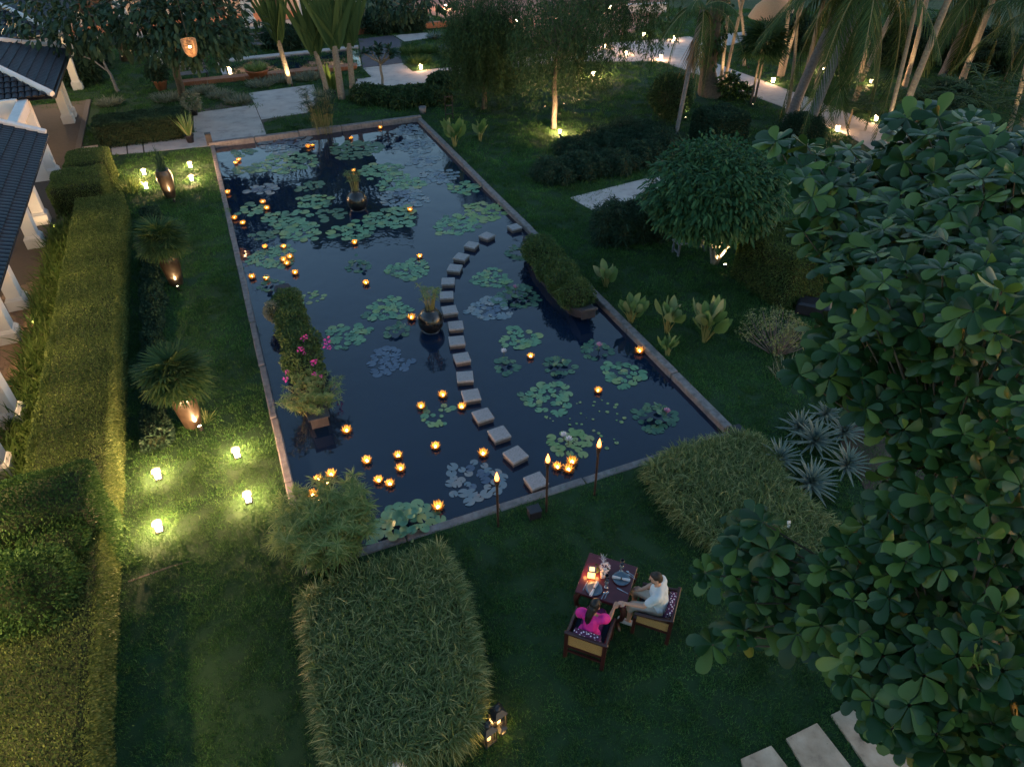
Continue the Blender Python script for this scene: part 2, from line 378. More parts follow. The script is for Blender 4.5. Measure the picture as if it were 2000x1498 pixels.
# stepping slabs at the near right
st = [[(1446, 1484), (1505, 1458), (1545, 1510), (1460, 1540)], [(1534, 1444), (1594, 1414), (1665, 1505), (1590, 1540)], [(1622, 1398), (1700, 1360), (1800, 1500), (1720, 1540)], [(1880, 1378), (1955, 1372), (1965, 1420), (1890, 1440)], [(1810, 1330), (1875, 1300), (1960, 1360), (1880, 1376)]]
slabroot = struct('stepping_path', slab_poly([(1700, 1480), (1760, 1450), (1790, 1490), (1730, 1530)], -.06, -.01, 'soil', name='path_bed'))
for q in st: part('slab', slab_poly(q, -.05, .045, 'sandstone'), slabroot); P_MISC.append(q)

# mown grass
def lawn_mask(X, Y):
    P = np.stack([X, Y, np.zeros_like(X)], -1); q = px(P); u, v = uv(P)
    ok = (q[:, 0] > -60) & (q[:, 0] < 2060) & (q[:, 1] < 1560) & (q[:, 1] > -10)
    ok &= ~((u > -.12) & (u < PW + .15) & (v > -.1) & (v < PL + .14)) & ~((u < -5.2) & (v < 33))
    for poly in P_MAIN + P_EAST + P_MISC: ok &= ~in_poly(q[:, 0], q[:, 1], poly)
    return ok, q
def tufts():
    n = 190000
    X = rng.uniform(-34, 34, n); Y = rng.uniform(2.5, 62, n)
    ok, q = lawn_mask(X, Y); d = np.hypot(X, Y)
    keep = ok & (rng.random(n) < np.clip(1.15 - (d - 8) / 26, .16, 1))
    X, Y, d = X[keep], Y[keep], d[keep]
    P = np.stack([X, Y, np.zeros_like(X)], -1).astype(np.float32)
    me = bpy.data.meshes.new('lawn_grass'); me.vertices.add(len(P)); me.vertices.foreach_set('co', P.ravel())
    a = me.attributes.new('big', 'FLOAT', 'POINT'); a.data.foreach_set('value', (np.clip(.85 + (d - 10) / 34, .85, 1.7) * rng.uniform(.75, 1.3, len(d))).astype(np.float32))
    me.update()
    k = 60; r = .17 * np.sqrt(rng.random(k)); th = rng.uniform(0, 6.283, k)
    B = np.stack([r * np.cos(th), r * np.sin(th), np.full(k, -.004)], -1)
    D = unit(np.stack([rng.normal(0, .55, k), rng.normal(0, .55, k), np.ones(k)], -1))
    tm = lmesh('grass_tuft', [blades(B, D, rng.uniform(.04, .09, k), rng.uniform(.008, .014, k), [(0, 1), (1, .15)], .2)], MAT['lawn'])
    tuft = bpy.data.objects.new('grass_tuft', tm)
    ng = bpy.data.node_groups.new('grass', 'GeometryNodeTree')
    ng.interface.new_socket('Geometry', in_out='INPUT', socket_type='NodeSocketGeometry'); ng.interface.new_socket('Geometry', in_out='OUTPUT', socket_type='NodeSocketGeometry')
    gi = ng.nodes.new('NodeGroupInput'); go = ng.nodes.new('NodeGroupOutput'); io = ng.nodes.new('GeometryNodeInstanceOnPoints')
    ob = ng.nodes.new('GeometryNodeObjectInfo'); ob.inputs['Object'].default_value = tuft; ob.inputs['As Instance'].default_value = True
    rv = ng.nodes.new('FunctionNodeRandomValue'); rv.data_type = 'FLOAT_VECTOR'; rv.inputs[0].default_value = (-.12, -.12, 0); rv.inputs[1].default_value = (.12, .12, 6.283)
    na = ng.nodes.new('GeometryNodeInputNamedAttribute'); na.data_type = 'FLOAT'; na.inputs['Name'].default_value = 'big'
    ln = ng.links.new
    ln(gi.outputs[0], io.inputs['Points']); ln(ob.outputs['Geometry'], io.inputs['Instance']); ln(rv.outputs[0], io.inputs['Rotation'])
    ln(na.outputs['Attribute'], io.inputs['Scale']); ln(io.outputs[0], go.inputs[0])
    o = part('lawn_grass', me); md = o.modifiers.new('grass', 'NODES'); md.node_group = ng
    tag(o, 'short mown green grass covering the garden around the pond', 'grass', kind='stuff')
tufts()

# ------------------------------------------------------------------ plant builders
def depth(P): return float((np.asarray(P) - np.array([0, 0, CAM_H])) @ _f)
def mpp(P): return depth(P) / FPX          # metres per measured unit at P
def ell_pts(c, r, n, zmin=None, inner=.72, up=0.0):
    d = rdir(int(n * 1.3)); d[:, 2] += up * rng.random(len(d)); d = unit(d)
    k = rng.uniform(inner, 1.04, len(d))[:, None]
    lump = 1 + .10 * np.sin(d[:, :1] * 5.1 + d[:, 1:2] * 3.7 + c[0]) * np.cos(d[:, 2:] * 4.3 + c[1])
    P = np.asarray(c) + d * np.asarray(r) * k * lump
    N = unit(d / np.asarray(r))
    if zmin is not None: m = P[:, 2] > zmin; P, N = P[m], N[m]
    return P[:n], N[:n]
def core_ball(mb, c, r, k=.74, zmin=None):
    mb.ball(tuple(c), tuple(q * k for q in r), 12, 8); return mb
def bush(name, label, cat, blobs, dens, size, material, aspect=.5, group=None, loose=.8, core=True, zmin=.01, prof=RHOMB, bend=.1, stem=True, inner=.74):
    base = np.array(blobs[0][0]); base[2] = zmin if zmin is not None else 0
    t = thing(name, label, cat, base, 0, group); pk = []; mb = MB()
    for c, r in blobs:
        c = np.array(c, float) - base; r = np.array(r, float); area = 4 * math.pi * ((r[0] * r[1]) ** 1.6 / 3 + (r[0] * r[2]) ** 1.6 / 3 + (r[1] * r[2]) ** 1.6 / 3) ** (1 / 1.6)
        P, N = ell_pts(c, r, int(area * dens), .0, inner, .25)
        pk.append(surf_leaves(P, N, size, aspect, loose, prof, bend))
        if core: core_ball(mb, c, r, inner - .04)
    part('foliage', lmesh('foliage', pk, MAT[material]), t)
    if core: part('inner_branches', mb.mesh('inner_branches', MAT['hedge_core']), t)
    return t
def box_leaves(lo, hi, dens, size, rnd=.12, aspect=.5, loose=.55, lump=.05, faces='xXyYZ', prof=RHOMB):
    lo = np.array(lo, float); hi = np.array(hi, float); s = hi - lo; Ps = []; Ns = []
    for f, (ax, sg) in {'x': (0, -1), 'X': (0, 1), 'y': (1, -1), 'Y': (1, 1), 'Z': (2, 1)}.items():
        if f not in faces: continue
        o = [a for a in (0, 1, 2) if a != ax]; n = int(s[o[0]] * s[o[1]] * dens)
        P = lo + rng.random((n, 3)) * s; P[:, ax] = hi[ax] if sg > 0 else lo[ax]
        N = np.zeros((n, 3)); N[:, ax] = sg; Ps.append(P); Ns.append(N)
    P = np.concatenate(Ps); N = np.concatenate(Ns)
    if rnd:                        # round the edges over
        q = np.clip(P, lo + rnd, hi - rnd); q[:, 2] = np.minimum(P[:, 2], hi[2] - rnd)
        d = P - q; l = np.linalg.norm(d, axis=1, keepdims=True); m = l[:, 0] > rnd
        P[m] = q[m] + d[m] / l[m] * rnd; N[m] = unit(d[m])
    w = np.sin(P[:, 0] * 2.3 + 1) * np.cos(P[:, 1] * 1.9) + .6 * np.sin(P[:, 0] * 6.1 + P[:, 1] * 5.2 + P[:, 2] * 4)
    P = P + N * (w * lump - np.abs(rng.normal(0, .035, len(P))))[:, None]
    return surf_leaves(P, N, size, aspect, loose, prof)
def hedge(name, label, u0, u1, v0, v1, h, dens=1500, size=.045, material='hedge_leaf', rnd=.14, faces='xXyYZ', group=None, lump=.04):
    t = thing(name, label, 'hedge', U((u0 + u1) / 2, (v0 + v1) / 2), YAW, group); a, b = (u1 - u0) / 2, (v1 - v0) / 2
    part('foliage', lmesh('foliage', [box_leaves((-a, -b, 0), (a, b, h), dens, size, rnd, lump=lump, faces=faces)], MAT[material]), t)
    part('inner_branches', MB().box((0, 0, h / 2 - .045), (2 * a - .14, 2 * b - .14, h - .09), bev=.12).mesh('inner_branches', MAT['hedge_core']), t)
    return t
def papyrus_pack(n, rad, h0, h1, nray=18, rlen=.2, spread=.35, base=(0, 0, 0), heads=True, rw=.008):
    """stems (tubes) and umbrella heads"""
    mb = MB(); r = rad * np.sqrt(rng.random(n)); th = rng.uniform(0, 6.283, n)
    B = np.stack([r * np.cos(th), r * np.sin(th), np.zeros(n)], -1); H = rng.uniform(h0, h1, n)
    out = np.stack([np.cos(th), np.sin(th)], -1) * (spread * (r / rad) * H)[:, None] + rng.normal(0, .06, (n, 2)) * H[:, None]
    T = B.copy(); T[:, :2] += out; T[:, 2] = H; pk = []
    for i in range(n):
        mid = (B[i] + T[i]) / 2; mid[2] += .12 * H[i]; mid[:2] -= out[i] * .2
        mb.tube([B[i] + base, mid + base, T[i] + base], [.009, .008, .006], 4, False)
        a = rng.uniform(0, 6.283, nray); e = rng.uniform(-.05, .8, nray)
        D = np.stack([np.cos(a) * np.cos(e), np.sin(a) * np.cos(e), np.sin(e)], -1)
        pk.append(blades(np.repeat((T[i] + base)[None], nray, 0), D, rlen * rng.uniform(.7, 1.25, nray), rw, [(0, .7), (.55, 1), (1, .2)], .35))
    return mb, pk

# ------------------------------------------------------------------ water lilies
def pad_mesh(name, material, cup=0.0):
    vs = [(0, 0, .004)]; n = 13; a0 = .22
    for k in range(n + 1):
        a = a0 + (2 * math.pi - 2 * a0) * k / n
        for rr, z in ((.55, .004 + cup * .25), (1.0, .006 + cup + .02 * math.sin(3 * a))): vs.append((rr * math.cos(a), rr * math.sin(a), z))
    fs = []
    for k in range(n):
        i = 1 + 2 * k; fs += [(0, i, i + 2), (i, i + 1, i + 3, i + 2)]
    return MB().add(vs, fs, True).mesh(name, MAT[material])
PAD = {k: [pad_mesh('lily_pad', 'lily_' + k, 0), pad_mesh('lily_pad', 'lily_' + k, .10), pad_mesh('lily_pad', 'lily_' + k, .35)] for k in ('green', 'dark', 'blue', 'sunk', 'yellow')}
def lily_flower_mesh(material):
    n = 16; k = np.arange(n); a = k * 2.4; e = np.where(k < 8, .45, .95)
    D = np.stack([np.cos(a) * np.cos(e), np.sin(a) * np.cos(e), np.sin(e)], -1)
    return lmesh('flower', [blades(np.zeros((n, 3)), D, .10, .045, OVAL, -.25, fold=.1)], MAT[material])
FLOWER = {c: lily_flower_mesh(c + '_petal') for c in ('white', 'pink')}
def lily(cx, cy, rx, kind, label, n=None, pr=(.075, .125), raised=0.0, flower=None, stretch=1.0, hole=0.0):
    c = g(cx, cy, WZ); r = rx * mpp(c)
    t = thing('water_lily', label, 'water lily', c, YAW, 'water lilies on the pond')
    pts = []; n = n or int(min(72, 1.05 * r * r * stretch / ((pr[0] + pr[1]) / 2) ** 2)); tries = 0
    while len(pts) < n and tries < 4000:
        tries += 1; a = random.uniform(0, 6.283); q = math.sqrt(random.uniform(hole * hole, 1)); q = q * (1 + .12 * math.sin(3 * a + cx))
        x, y = q * r * math.cos(a), q * r * stretch * math.sin(a); s = random.uniform(*pr) * (1.12 - .35 * (1 - q))
        if any((x - X) ** 2 + (y - Y) ** 2 < ((s + S) * (.60 if tries < 2500 else .45)) ** 2 for X, Y, S, _ in pts): continue
        pts.append((x, y, s, q))
    for i, (x, y, s, q) in enumerate(pts):
        up = raised and q < .62
        kk = kind
        if kind == 'green' and random.random() < .16: kk = 'yellow' if random.random() < .4 else 'dark'
        if kind == 'blue' and q < .6 and random.random() < .65: kk = 'sunk'
        z = random.uniform(.05, .30) * raised * (1 - q) * 1.6 if up else .004 + .0012 * (i % 9)
        me = PAD[kk][2 if (up and random.random() < .6) else (1 if random.random() < .2 else 0)]
        tl = .5 if up else .02
        part('lily_pad', me, t, (x, y, z), (random.uniform(-tl, tl), random.uniform(-tl, tl), random.uniform(0, 6.28)), (s, s, s * (1 if up else .6)))
    for k, (fx, fy, col) in enumerate(flower or []):
        P = g(fx, fy, WZ + .16) - c; ca, sa = math.cos(-YAW), math.sin(-YAW)
        x, y = P[0] * ca - P[1] * sa, P[0] * sa + P[1] * ca
        part('stalk', MB().tube([(x, y, 0), (x, y, .17)], .008, 5).mesh('stalk', MAT['stem']), t)
        part('flower', FLOWER[col], t, (x, y, .16), (0, 0, k), 1.0, label=col + ' lily flower')
    return t
LL = 'lily pad cluster '
for a in [
    (560, 283, 45, 'blue', 'grey lily pads floating below the far path edge, left of the twin candles'),
    (693, 293, 46, 'dark', 'dark lily pads along the far pond edge beneath the papyrus tuft'),
    (562, 318, 52, 'green', 'broad lily patch left of centre in the second row from the far edge'),
    (483, 331, 22, 'dark', 'small dark lily cluster beside the far left pond wall, nearer of two'),
    (473, 300, 20, 'dark', 'small dark lily cluster in the far left pond corner, farther of two'),
    (796, 255, 26, 'blue', 'grey lily pads in the far right pond corner, right of a lone candle'),
    (811, 286, 36, 'blue', 'grey lily pads along the far right pond edge, second from the corner'),
    (743, 334, 36, 'green', 'green lily pads just right of the far round black vase plant'),
    (826, 314, 28, 'blue', 'sparse grey pads by the right edge, third from the far corner'),
    (856, 345, 33, 'blue', 'bluish lily pads by the right edge level with the far vase'),
    (783, 358, 38, 'green', 'bright green lily pads right of the far round black vase'),
    (790, 386, 42, 'blue', 'dull grey lily patch between far vase and right pond edge'),
    (615, 393, 31, 'green', 'round green lily cluster left of the far round black vase'),
    (605, 364, 24, 'dark', 'dark little lily cluster behind the round green one left of the far vase'),
    (513, 371, 25, 'blue', 'faded lily pads near the left wall behind two candles'),
    (493, 410, 25, 'green', 'lily cluster touching two candles by the left wall'),
    (560, 428, 38, 'green', 'large lily patch left of centre, upper of the touching pair'),
    (648, 420, 25, 'dark', 'small dark lily cluster just left below the far round vase'),
    (590, 453, 37, 'green', 'large lily patch left of centre, lower of the touching pair'),
    (690, 450, 38, 'green', 'lily patch directly in front of the far round vase'),
    (766, 425, 44, 'green', 'wide lily patch in front right of the far vase with a candle at its edge'),
    (515, 463, 22, 'dark', 'dark cupped lily cluster near the left wall above three candles'),
    (533, 503, 45, 'green', 'long lily patch by the left wall with five candles around it'),
    (700, 521, 24, 'dark', 'dark tufted lily cluster above a lone candle in mid pond'),
    (528, 558, 22, 'dark', 'small dark lilies behind the raised end of the left boat'),
    (798, 527, 41, 'green', 'pale green lily patch behind the near round vase plant'),
    (905, 367, 29, 'green', 'lily patch touching the right curb at mid length, farthest of three there'),
    (951, 413, 40, 'yellow', 'yellow green lily patch by the right curb above the first stepping stones'),
    (889, 440, 38, 'green', 'lily patch left of the far end of the stepping stones'),
    (1013, 495, 25, 'dark', 'loose small pads between stepping stones and the right boat end'),
    (960, 545, 37, 'green', 'oval lily cluster right of the stepping stones, level with the right boat'),
    (1010, 580, 43, 'dark', 'dark spiky lily patch beside the right boat'),
    (953, 605, 42, 'blue', 'blue grey lily ring right of the stepping stones near the round vase'),
    (1015, 660, 37, 'green', 'green lily cluster above the white flowered one'),
    (989, 717, 25, 'dark', 'compact lily cluster with a white flower'),
    (1090, 716, 31, 'dark', 'dark lily cluster right of the white flowered one'),
    (1165, 685, 28, 'dark', 'lily cluster with a lilac pink flower near the right curb'),
    (1215, 732, 39, 'green', 'green lily patch by the right curb above the lone right candle'),
    (1068, 778, 48, 'green', 'big dense lily cluster right of the stepping stones in the near half'),
    (1278, 817, 41, 'dark', 'lily cluster with a pink bud in the near right pond corner'),
    (680, 656, 41, 'green', 'pale lily patch beside the flowers of the left boat'),
    (758, 604, 44, 'green', 'pale ring of lily pads left of the near round vase, behind a candle'),
    (775, 648, 24, 'dark', 'tufted lily cluster left of the near round vase'),
    (757, 707, 43, 'sunk', 'violet grey half sunken lily pads in front of the near vase'),
    (850, 810, 38, 'green', 'sparse lily pads among three candles left of the stepping stones'),
    (926, 937, 58, 'blue', 'large blue grey lily pads beside the nearest torch'),
    (795, 1033, 74, 'green', 'biggest lily patch with large leaves against the near pond edge'),
    (1113, 866, 43, 'yellow', 'lily patch behind the rightmost torch flame'),
    (1150, 828, 78, 'yellow', 'scatter of tiny floating pads in the near right of the pond'),
    (605, 580, 28, 'yellow', 'few loose pads right of the left boat end')]:
    x, y, r, k, l = a; kw = {}
    if y < 470: kw['pr'] = (.10, .17); r *= 1.12
    if (x, y) == (926, 937): kw = dict(pr=(.08, .13), n=30, hole=.25)
    if (x, y) == (795, 1033): kw = dict(pr=(.10, .15), n=48, raised=.8, stretch=.85)
    if (x, y) == (1150, 828): kw = dict(pr=(.015, .05), n=44)
    if (x, y) in ((850, 810), (605, 580)): kw = dict(pr=(.05, .11), n=15)
    if k == 'dark' and y > 470: kw.update(raised=.9, pr=(.07, .11))
    if (x, y) == (989, 717): kw['flower'] = [(984, 688, 'white')]
    if (x, y) == (1165, 685): kw['flower'] = [(1170, 676, 'pink')]
    if (x, y) == (1278, 817): kw['flower'] = [(1302, 805, 'pink')]
    if (x, y) == (1010, 580): kw['flower'] = [(1007, 563, 'pink')]
    if (x, y) == (1113, 866): kw['flower'] = [(1101, 852, 'white'), (1111, 860, 'white')]
    lily(x, y, r, k, l, **kw)

# ------------------------------------------------------------------ floating lotus candles
def ring(n, r, el, L, W, z, off=0.0, bend=-.25):
    a = np.arange(n) * 2 * math.pi / n + off; B = np.stack([r * np.cos(a), r * np.sin(a), np.full(n, z)], -1)
    D = np.stack([np.cos(a) * math.cos(el), np.sin(a) * math.cos(el), np.full(n, math.sin(el))], -1)
    S = np.stack([-np.sin(a), np.cos(a), np.zeros(n)], -1)
    return blades(B, D, L, W, [(0, .55), (.35, 1), (.7, .7), (1, .04)], bend, side=S, fold=.12)
LOT_IN = lmesh('inner_petals', [ring(8, .045, 1.05, .115, .062, .02), ring(8, .055, .72, .125, .066, .018, .39)], MAT['gold_petal'])
LOT_OUT = lmesh('outer_petals', [ring(10, .05, .16, .105, .058, .014, .2, -.05)], MAT['brown_petal'])
LOT_BASE = MB().lathe([(.001, -.02), (.055, -.02), (.075, .004), (.06, .018), (.001, .02)], 14).mesh('float_base', MAT['brown_petal'])
LOT_FL = MB().lathe([(.001, .022), (.034, .022), (.034, .040), (.012, .046), (.017, .058), (.011, .078), (.001, .098)], 10).mesh('candle_flame', MAT['flame'])
def lotus(x, y, label):
    P = g(x, y + 3, WZ); t = thing('lotus_candle', label, 'candle', P + np.array([0, 0, .014]), random.uniform(0, 6), 'floating lotus candles')
    s = .86 * random.uniform(.82, 1.15)
    for n, me in (('float_base', LOT_BASE), ('outer_petals', LOT_OUT), ('inner_petals', LOT_IN), ('candle_flame', LOT_FL)): part(n, me, t, scale=s)
    lamp(t, (0, 0, .085), 1.1 * random.uniform(.6, 1.25), (1, .58, .22), .02)
for x, y, l in [
    (455, 280, 'floating lotus candle at the far left corner of the pond by the black post'), (467, 312, 'lit lotus candle near the far left wall, right one of a touching pair'), (461, 318, 'lit lotus candle near the far left wall, left one of a touching pair'),
    (445, 376, 'lone lotus candle hugging the left wall at the end of the orange reflection'), (514, 395, 'lotus candle behind the lily cluster by the left wall, upper of two'), (522, 407, 'lotus candle behind the lily cluster by the left wall, lower of two'),
    (459, 426, 'lotus candle closest to the left wall of the diagonal pair'), (475, 436, 'lotus candle right below the one closest to the left wall'),
    (518, 482, 'lotus candle at the upper left rim of the long lily patch'), (555, 482, 'lotus candle at the upper middle rim of the long lily patch'), (567, 502, 'lotus candle at the right end of the long lily patch, topmost of three'),
    (555, 508, 'lotus candle at the right end of the long lily patch, leftmost of three'), (561, 515, 'lotus candle at the right end of the long lily patch, lowest of three'), (577, 533, 'lone lotus candle right below the long lily patch'),
    (493, 541, 'dim lotus candle beside the left wall behind the left boat'), (521, 544, 'lotus candle just behind the raised end of the left boat'),
    (602, 286, 'lotus candle near the far edge, left one of a touching pair'), (611, 284, 'lotus candle near the far edge, right one of a touching pair'), (686, 270, 'lone lotus candle at mid far edge right of the papyrus tuft'),
    (743, 249, 'lone lotus candle closest to the far right pond corner'), (691, 333, 'lotus candle glowing behind the plant of the far round vase'), (693, 474, 'lotus candle in front of the lily patch below the far round vase'),
    (801, 410, 'lotus candle on the right end of the wide lily patch below the far vase'), (820, 501, 'lotus candle at the far rim of the pale lily patch behind the near vase'), (715, 553, 'large lone lotus candle in mid pond below the dark tufted lilies'),
    (804, 621, 'lotus candle touching the near round black vase'), (1036, 696, 'lone lotus candle right of the white lily flower'), (1248, 686, 'lotus candle against the right curb by the leafy plants'),
    (1168, 763, 'lone lotus candle in the right part of the pond below the lily patch'), (865, 772, 'lotus candle farthest of the three around the sparse lily pads'), (823, 794, 'lotus candle leftmost of the three around the sparse lily pads'),
    (902, 795, 'lotus candle of the three at sparse lily pads that is beside the stepping stones'), (678, 841, 'lone lotus candle right of the papyrus end of the left boat'), (851, 872, 'lone lotus candle between sparse lily pads and big blue pads'),
    (944, 886, 'lotus candle between big blue lily pads and stepping stones'), (717, 900, 'lotus candle leftmost of the group of five in the near left pond'), (778, 890, 'lotus candle topmost of the group of five in the near left pond'),
    (783, 915, 'lotus candle right below the topmost one of the group of five'), (740, 938, 'lotus candle left one of the lowest touching pair in the group of five'), (762, 945, 'lotus candle right one of the lowest touching pair in the group of five'),
    (856, 990, 'lotus candle nearest the near pond edge above the big lily patch'), (1088, 912, 'lotus candle left one of three between the right two torches'), (1117, 902, 'lotus candle upper right one of three between the right two torches'),
    (1110, 917, 'lotus candle lowest one of three between the right two torches'), (622, 936, 'lotus candle peeping over the big papyrus, left one'), (648, 927, 'lotus candle peeping over the big papyrus, right one'),
    (640, 943, 'lotus candle half hidden in the top of the big papyrus'), (612, 966, 'lotus candle deep inside the big papyrus, left one'), (625, 977, 'lotus candle deep inside the big papyrus, right one')]:
    lotus(x, y, l)

# ------------------------------------------------------------------ stepping stones
SS = [(1005, 443), (951, 460), (921, 478), (901, 501), (888, 523), (875, 549), (872, 576), (878, 605), (890, 635), (892, 665), (902, 698), (908, 735), (920, 771), (943, 810), (975, 846), (1007, 887), (1047, 938)]
ORD = ['first', 'second', 'third', 'fourth', 'fifth', 'sixth', 'seventh', 'eighth', 'ninth', 'tenth', 'eleventh', 'twelfth', 'thirteenth', 'fourteenth', 'fifteenth', 'sixteenth', 'last']
for i, (x, y) in enumerate(SS):
    P = g(x, y, .06); Q0 = g(*SS[max(i - 1, 0)], .06); Q1 = g(*SS[min(i + 1, 16)], .06); d = Q1 - Q0
    lab = 'square pebbled stepping stone, %s from the far right end of the curved row' % ORD[i] if i < 16 else 'square stepping stone nearest the torches, last of the curved row'
    t = thing('stepping_stone', lab, 'stone', (P[0], P[1], 0), math.atan2(d[1], d[0]) + random.uniform(-.13, .13), 'stepping stones across the pond')
    s = .41 + random.uniform(-.01, .015)
    part('top_slab', MB().box((0, 0, .035), (s, s, .07), bev=.012).mesh('top_slab', MAT['stepping_stone']), t)
    part('plinth', MB().box((0, 0, -.13), (s - .03, s - .03, .25)).mesh('plinth', MAT['stone_side']), t)

# ------------------------------------------------------------------ round vases with reeds
def round_vase(x, y, r, label, plabel, hh):
    P = g(x, y, WZ); P = P + np.array([P[0], P[1], 0]) / np.linalg.norm(P[:2]) * r * .35
    t = thing('round_vase', label, 'vase', P, 0, 'round black vases in the pond')
    prof = [(r * .5, -.12), (r * .62, .0), (r * .9, r * .35), (r, r * .82), (r * .93, r * 1.2), (r * .7, r * 1.55), (r * .45, r * 1.72), (r * .40, r * 1.80), (r * .46, r * 1.88), (r * .40, r * 1.9), (r * .34, r * 1.8), (.001, r * 1.7)]
    part('body', MB().lathe(prof, 32).mesh('vase', MAT['black_glaze']), t)
    part('foot_ring', MB().lathe([(r * .5, -.1), (r * .74, -.1), (r * .74, .012), (r * .6, .03)], 32).mesh('foot_ring', MAT['black_glaze']), t)
    mb, pk = papyrus_pack(26, .13, hh * .55, hh, 12, .15, .25, rw=.012)
    q = thing('vase_reed', plabel, 'reed', P + np.array([0, 0, r * 1.72]), 0)
    part('stems', mb.mesh('stems', MAT['stem_yellow']), q); part('leaf_heads', lmesh('heads', pk, MAT['papyrus']), q)
round_vase(843, 648, .36, 'round black glazed vase standing in mid pond beside the stepping stones', 'slender green reeds growing from the near round vase', .72)
round_vase(700, 411, .38, 'round black glazed vase standing in the far half of the pond', 'bushy green reeds growing from the far round vase', .78)

# ------------------------------------------------------------------ boats used as planters
def boat(p0, p1, w, label, rise=.30, far_board=True):
    A = g(*p0, 0); B = g(*p1, 0); c = (A + B) / 2; L = np.linalg.norm(B - A); an = math.atan2(B[1] - A[1], B[0] - A[0])
    t = thing('wooden_boat', label, 'boat', (c[0], c[1], WZ), an, 'planted boats in the pond')
    n = 13; vs = []; fs = []; a = L / 2
    for k in range(n):
        s = -1 + 2 * k / (n - 1); hw = w / 2 * (1 - .55 * abs(s) ** 2.6); zt = .22 + rise * abs(s) ** 3; zb = -.12 + (rise + .1) * abs(s) ** 3.2
        for yy, zz in ((-hw, zt), (-hw * .72, zb), (hw * .72, zb), (hw, zt), (hw - .035, zt), (hw * .66, zb + .05), (-hw * .66, zb + .05), (-hw + .035, zt)): vs.append((s * a, yy, zz))
    for k in range(n - 1):
        for j in range(8): fs.append((k * 8 + j, k * 8 + (j + 1) % 8, k * 8 + 8 + (j + 1) % 8, k * 8 + 8 + j))
    fs += [tuple(range(8)), tuple(range((n - 1) * 8 + 7, (n - 1) * 8 - 1, -1))]
    part('hull', MB().add(vs, fs).mesh('hull', MAT['boat_timber']), t)
    for s in (-1, 1):
        if s > 0 and not far_board: continue
        M = Matrix.Translation((s * (a - .16), 0, .22 + rise * .82)) @ Matrix.Rotation(-s * .42, 4, 'Y')
        part('end_board', MB().box((0, 0, .02), (.62, w * .50, .04), M=M, bev=.008).mesh('end_board', MAT['boat_timber']), t)
    for s in (-1, 1): part('transom', MB().box((s * (a - .005), 0, .10 + rise), (.045, w * .45 + .03, .30)).mesh('transom', MAT['boat_timber']), t)
    for s in (-1, 1): part('deck', MB().box((0, 0, 0), (L * .2, w * .60, .03), M=Matrix.Translation((s * a * .84, 0, .25 + rise * .52)) @ Matrix.Rotation(-s * .30 * rise / .3, 4, 'Y'), bev=.008).mesh('deck', MAT['boat_timber']), t)
    part('soil', MB().box((0, 0, .10), (L * .72, w * .62, .1)).mesh('soil', MAT['soil']), t)
    return c, an, L
c, an, L = boat((557, 586), (628, 838), .80, 'long dark wooden boat planted with flowers near the left pond wall', .20, False)
ax = np.array([math.cos(an), math.sin(an), 0])
def along(c, ax, s, z=0.0, off=0.0): return c + ax * s + np.array([-ax[1], ax[0], 0]) * off + np.array([0, 0, z])
bush('boat_shrub', 'dense green shrub filling the far part of the left boat', 'shrub', [(along(c, ax, L * (-.37 + .052 * k), .40 + .05 * math.sin(k * 2.1), .05 * math.cos(k * 3)), (.40 + .05 * math.sin(k * 1.7), .40 + .04 * math.cos(k * 2.3), .34)) for k in range(8)], 1300, .06, 'boat_leaf', zmin=.1, loose=1.0)
bush('boat_shrub', 'pale variegated shrub on the left side of the left boat', 'shrub', [(along(c, ax, -L * .29, .45, -.42), (.22, .26, .28))], 1500, .05, 'silver_leaf', zmin=.1)
bo = bush('bougainvillea', 'loose bush with magenta flowers in the middle of the left boat', 'shrub', [(along(c, ax, L * .06, .42), (.44, .44, .36)), (along(c, ax, L * .13, .42, .05), (.46, .46, .36)), (along(c, ax, L * .21, .40), (.44, .44, .34)), (along(c, ax, L * .03, .52, .22), (.36, .36, .32)), (along(c, ax, L * .16, .5, -.2), (.32, .32, .3))], 900, .065, 'boat_leaf', zmin=.1, loose=1.1)
FL = lmesh('flower', [surf_leaves(*ell_pts((0, 0, 0), (.05, .05, .05), 16), .055, .8, .6)], MAT['magenta_petal'])
bb = np.array(bo.location)
for (x, y, s) in ((592, 661, 1.1), (597, 658, .9), (585, 683, 1.), (590, 682, .8), (640, 663, 1.3), (637, 676, 1.2), (643, 679, .9), (612, 709, 1.), (616, 705, .8), (614, 731, .8), (560, 727, .8), (558, 741, 1.), (594, 690, .7), (627, 735, .6)):
    part('flower', FL, bo, g(x, y, .95 if y < 690 else .8) - bb, (random.random() * 3, random.random() * 3, 0), s * .8)
q = thing('boat_papyrus', 'yellow green papyrus arching over the near end of the left boat', 'papyrus', along(c, ax, L * .38, .10)); mb, pk = papyrus_pack(130, .40, .22, .58, 18, .15, .75, rw=.012)
part('stems', mb.mesh('stems', MAT['stem']), q); part('leaf_heads', lmesh('heads', pk, MAT['papyrus']), q)
c, an, L = boat((1035, 492), (1148, 632), .84, 'dark wooden boat full of greenery beside the right pond curb'); ax = np.array([math.cos(an), math.sin(an), 0])
bush('boat_shrub', 'dense clipped green shrub filling the right boat', 'shrub', [(along(c, ax, L * s, .44 + .05 * math.sin(s * 20), .06 * math.sin(s * 31)), (.54, .54, .44)) for s in (-.36, -.26, -.16, -.06, .04, .14, .23, .31)], 1300, .06, 'boat_leaf', zmin=.1, loose=1.0)

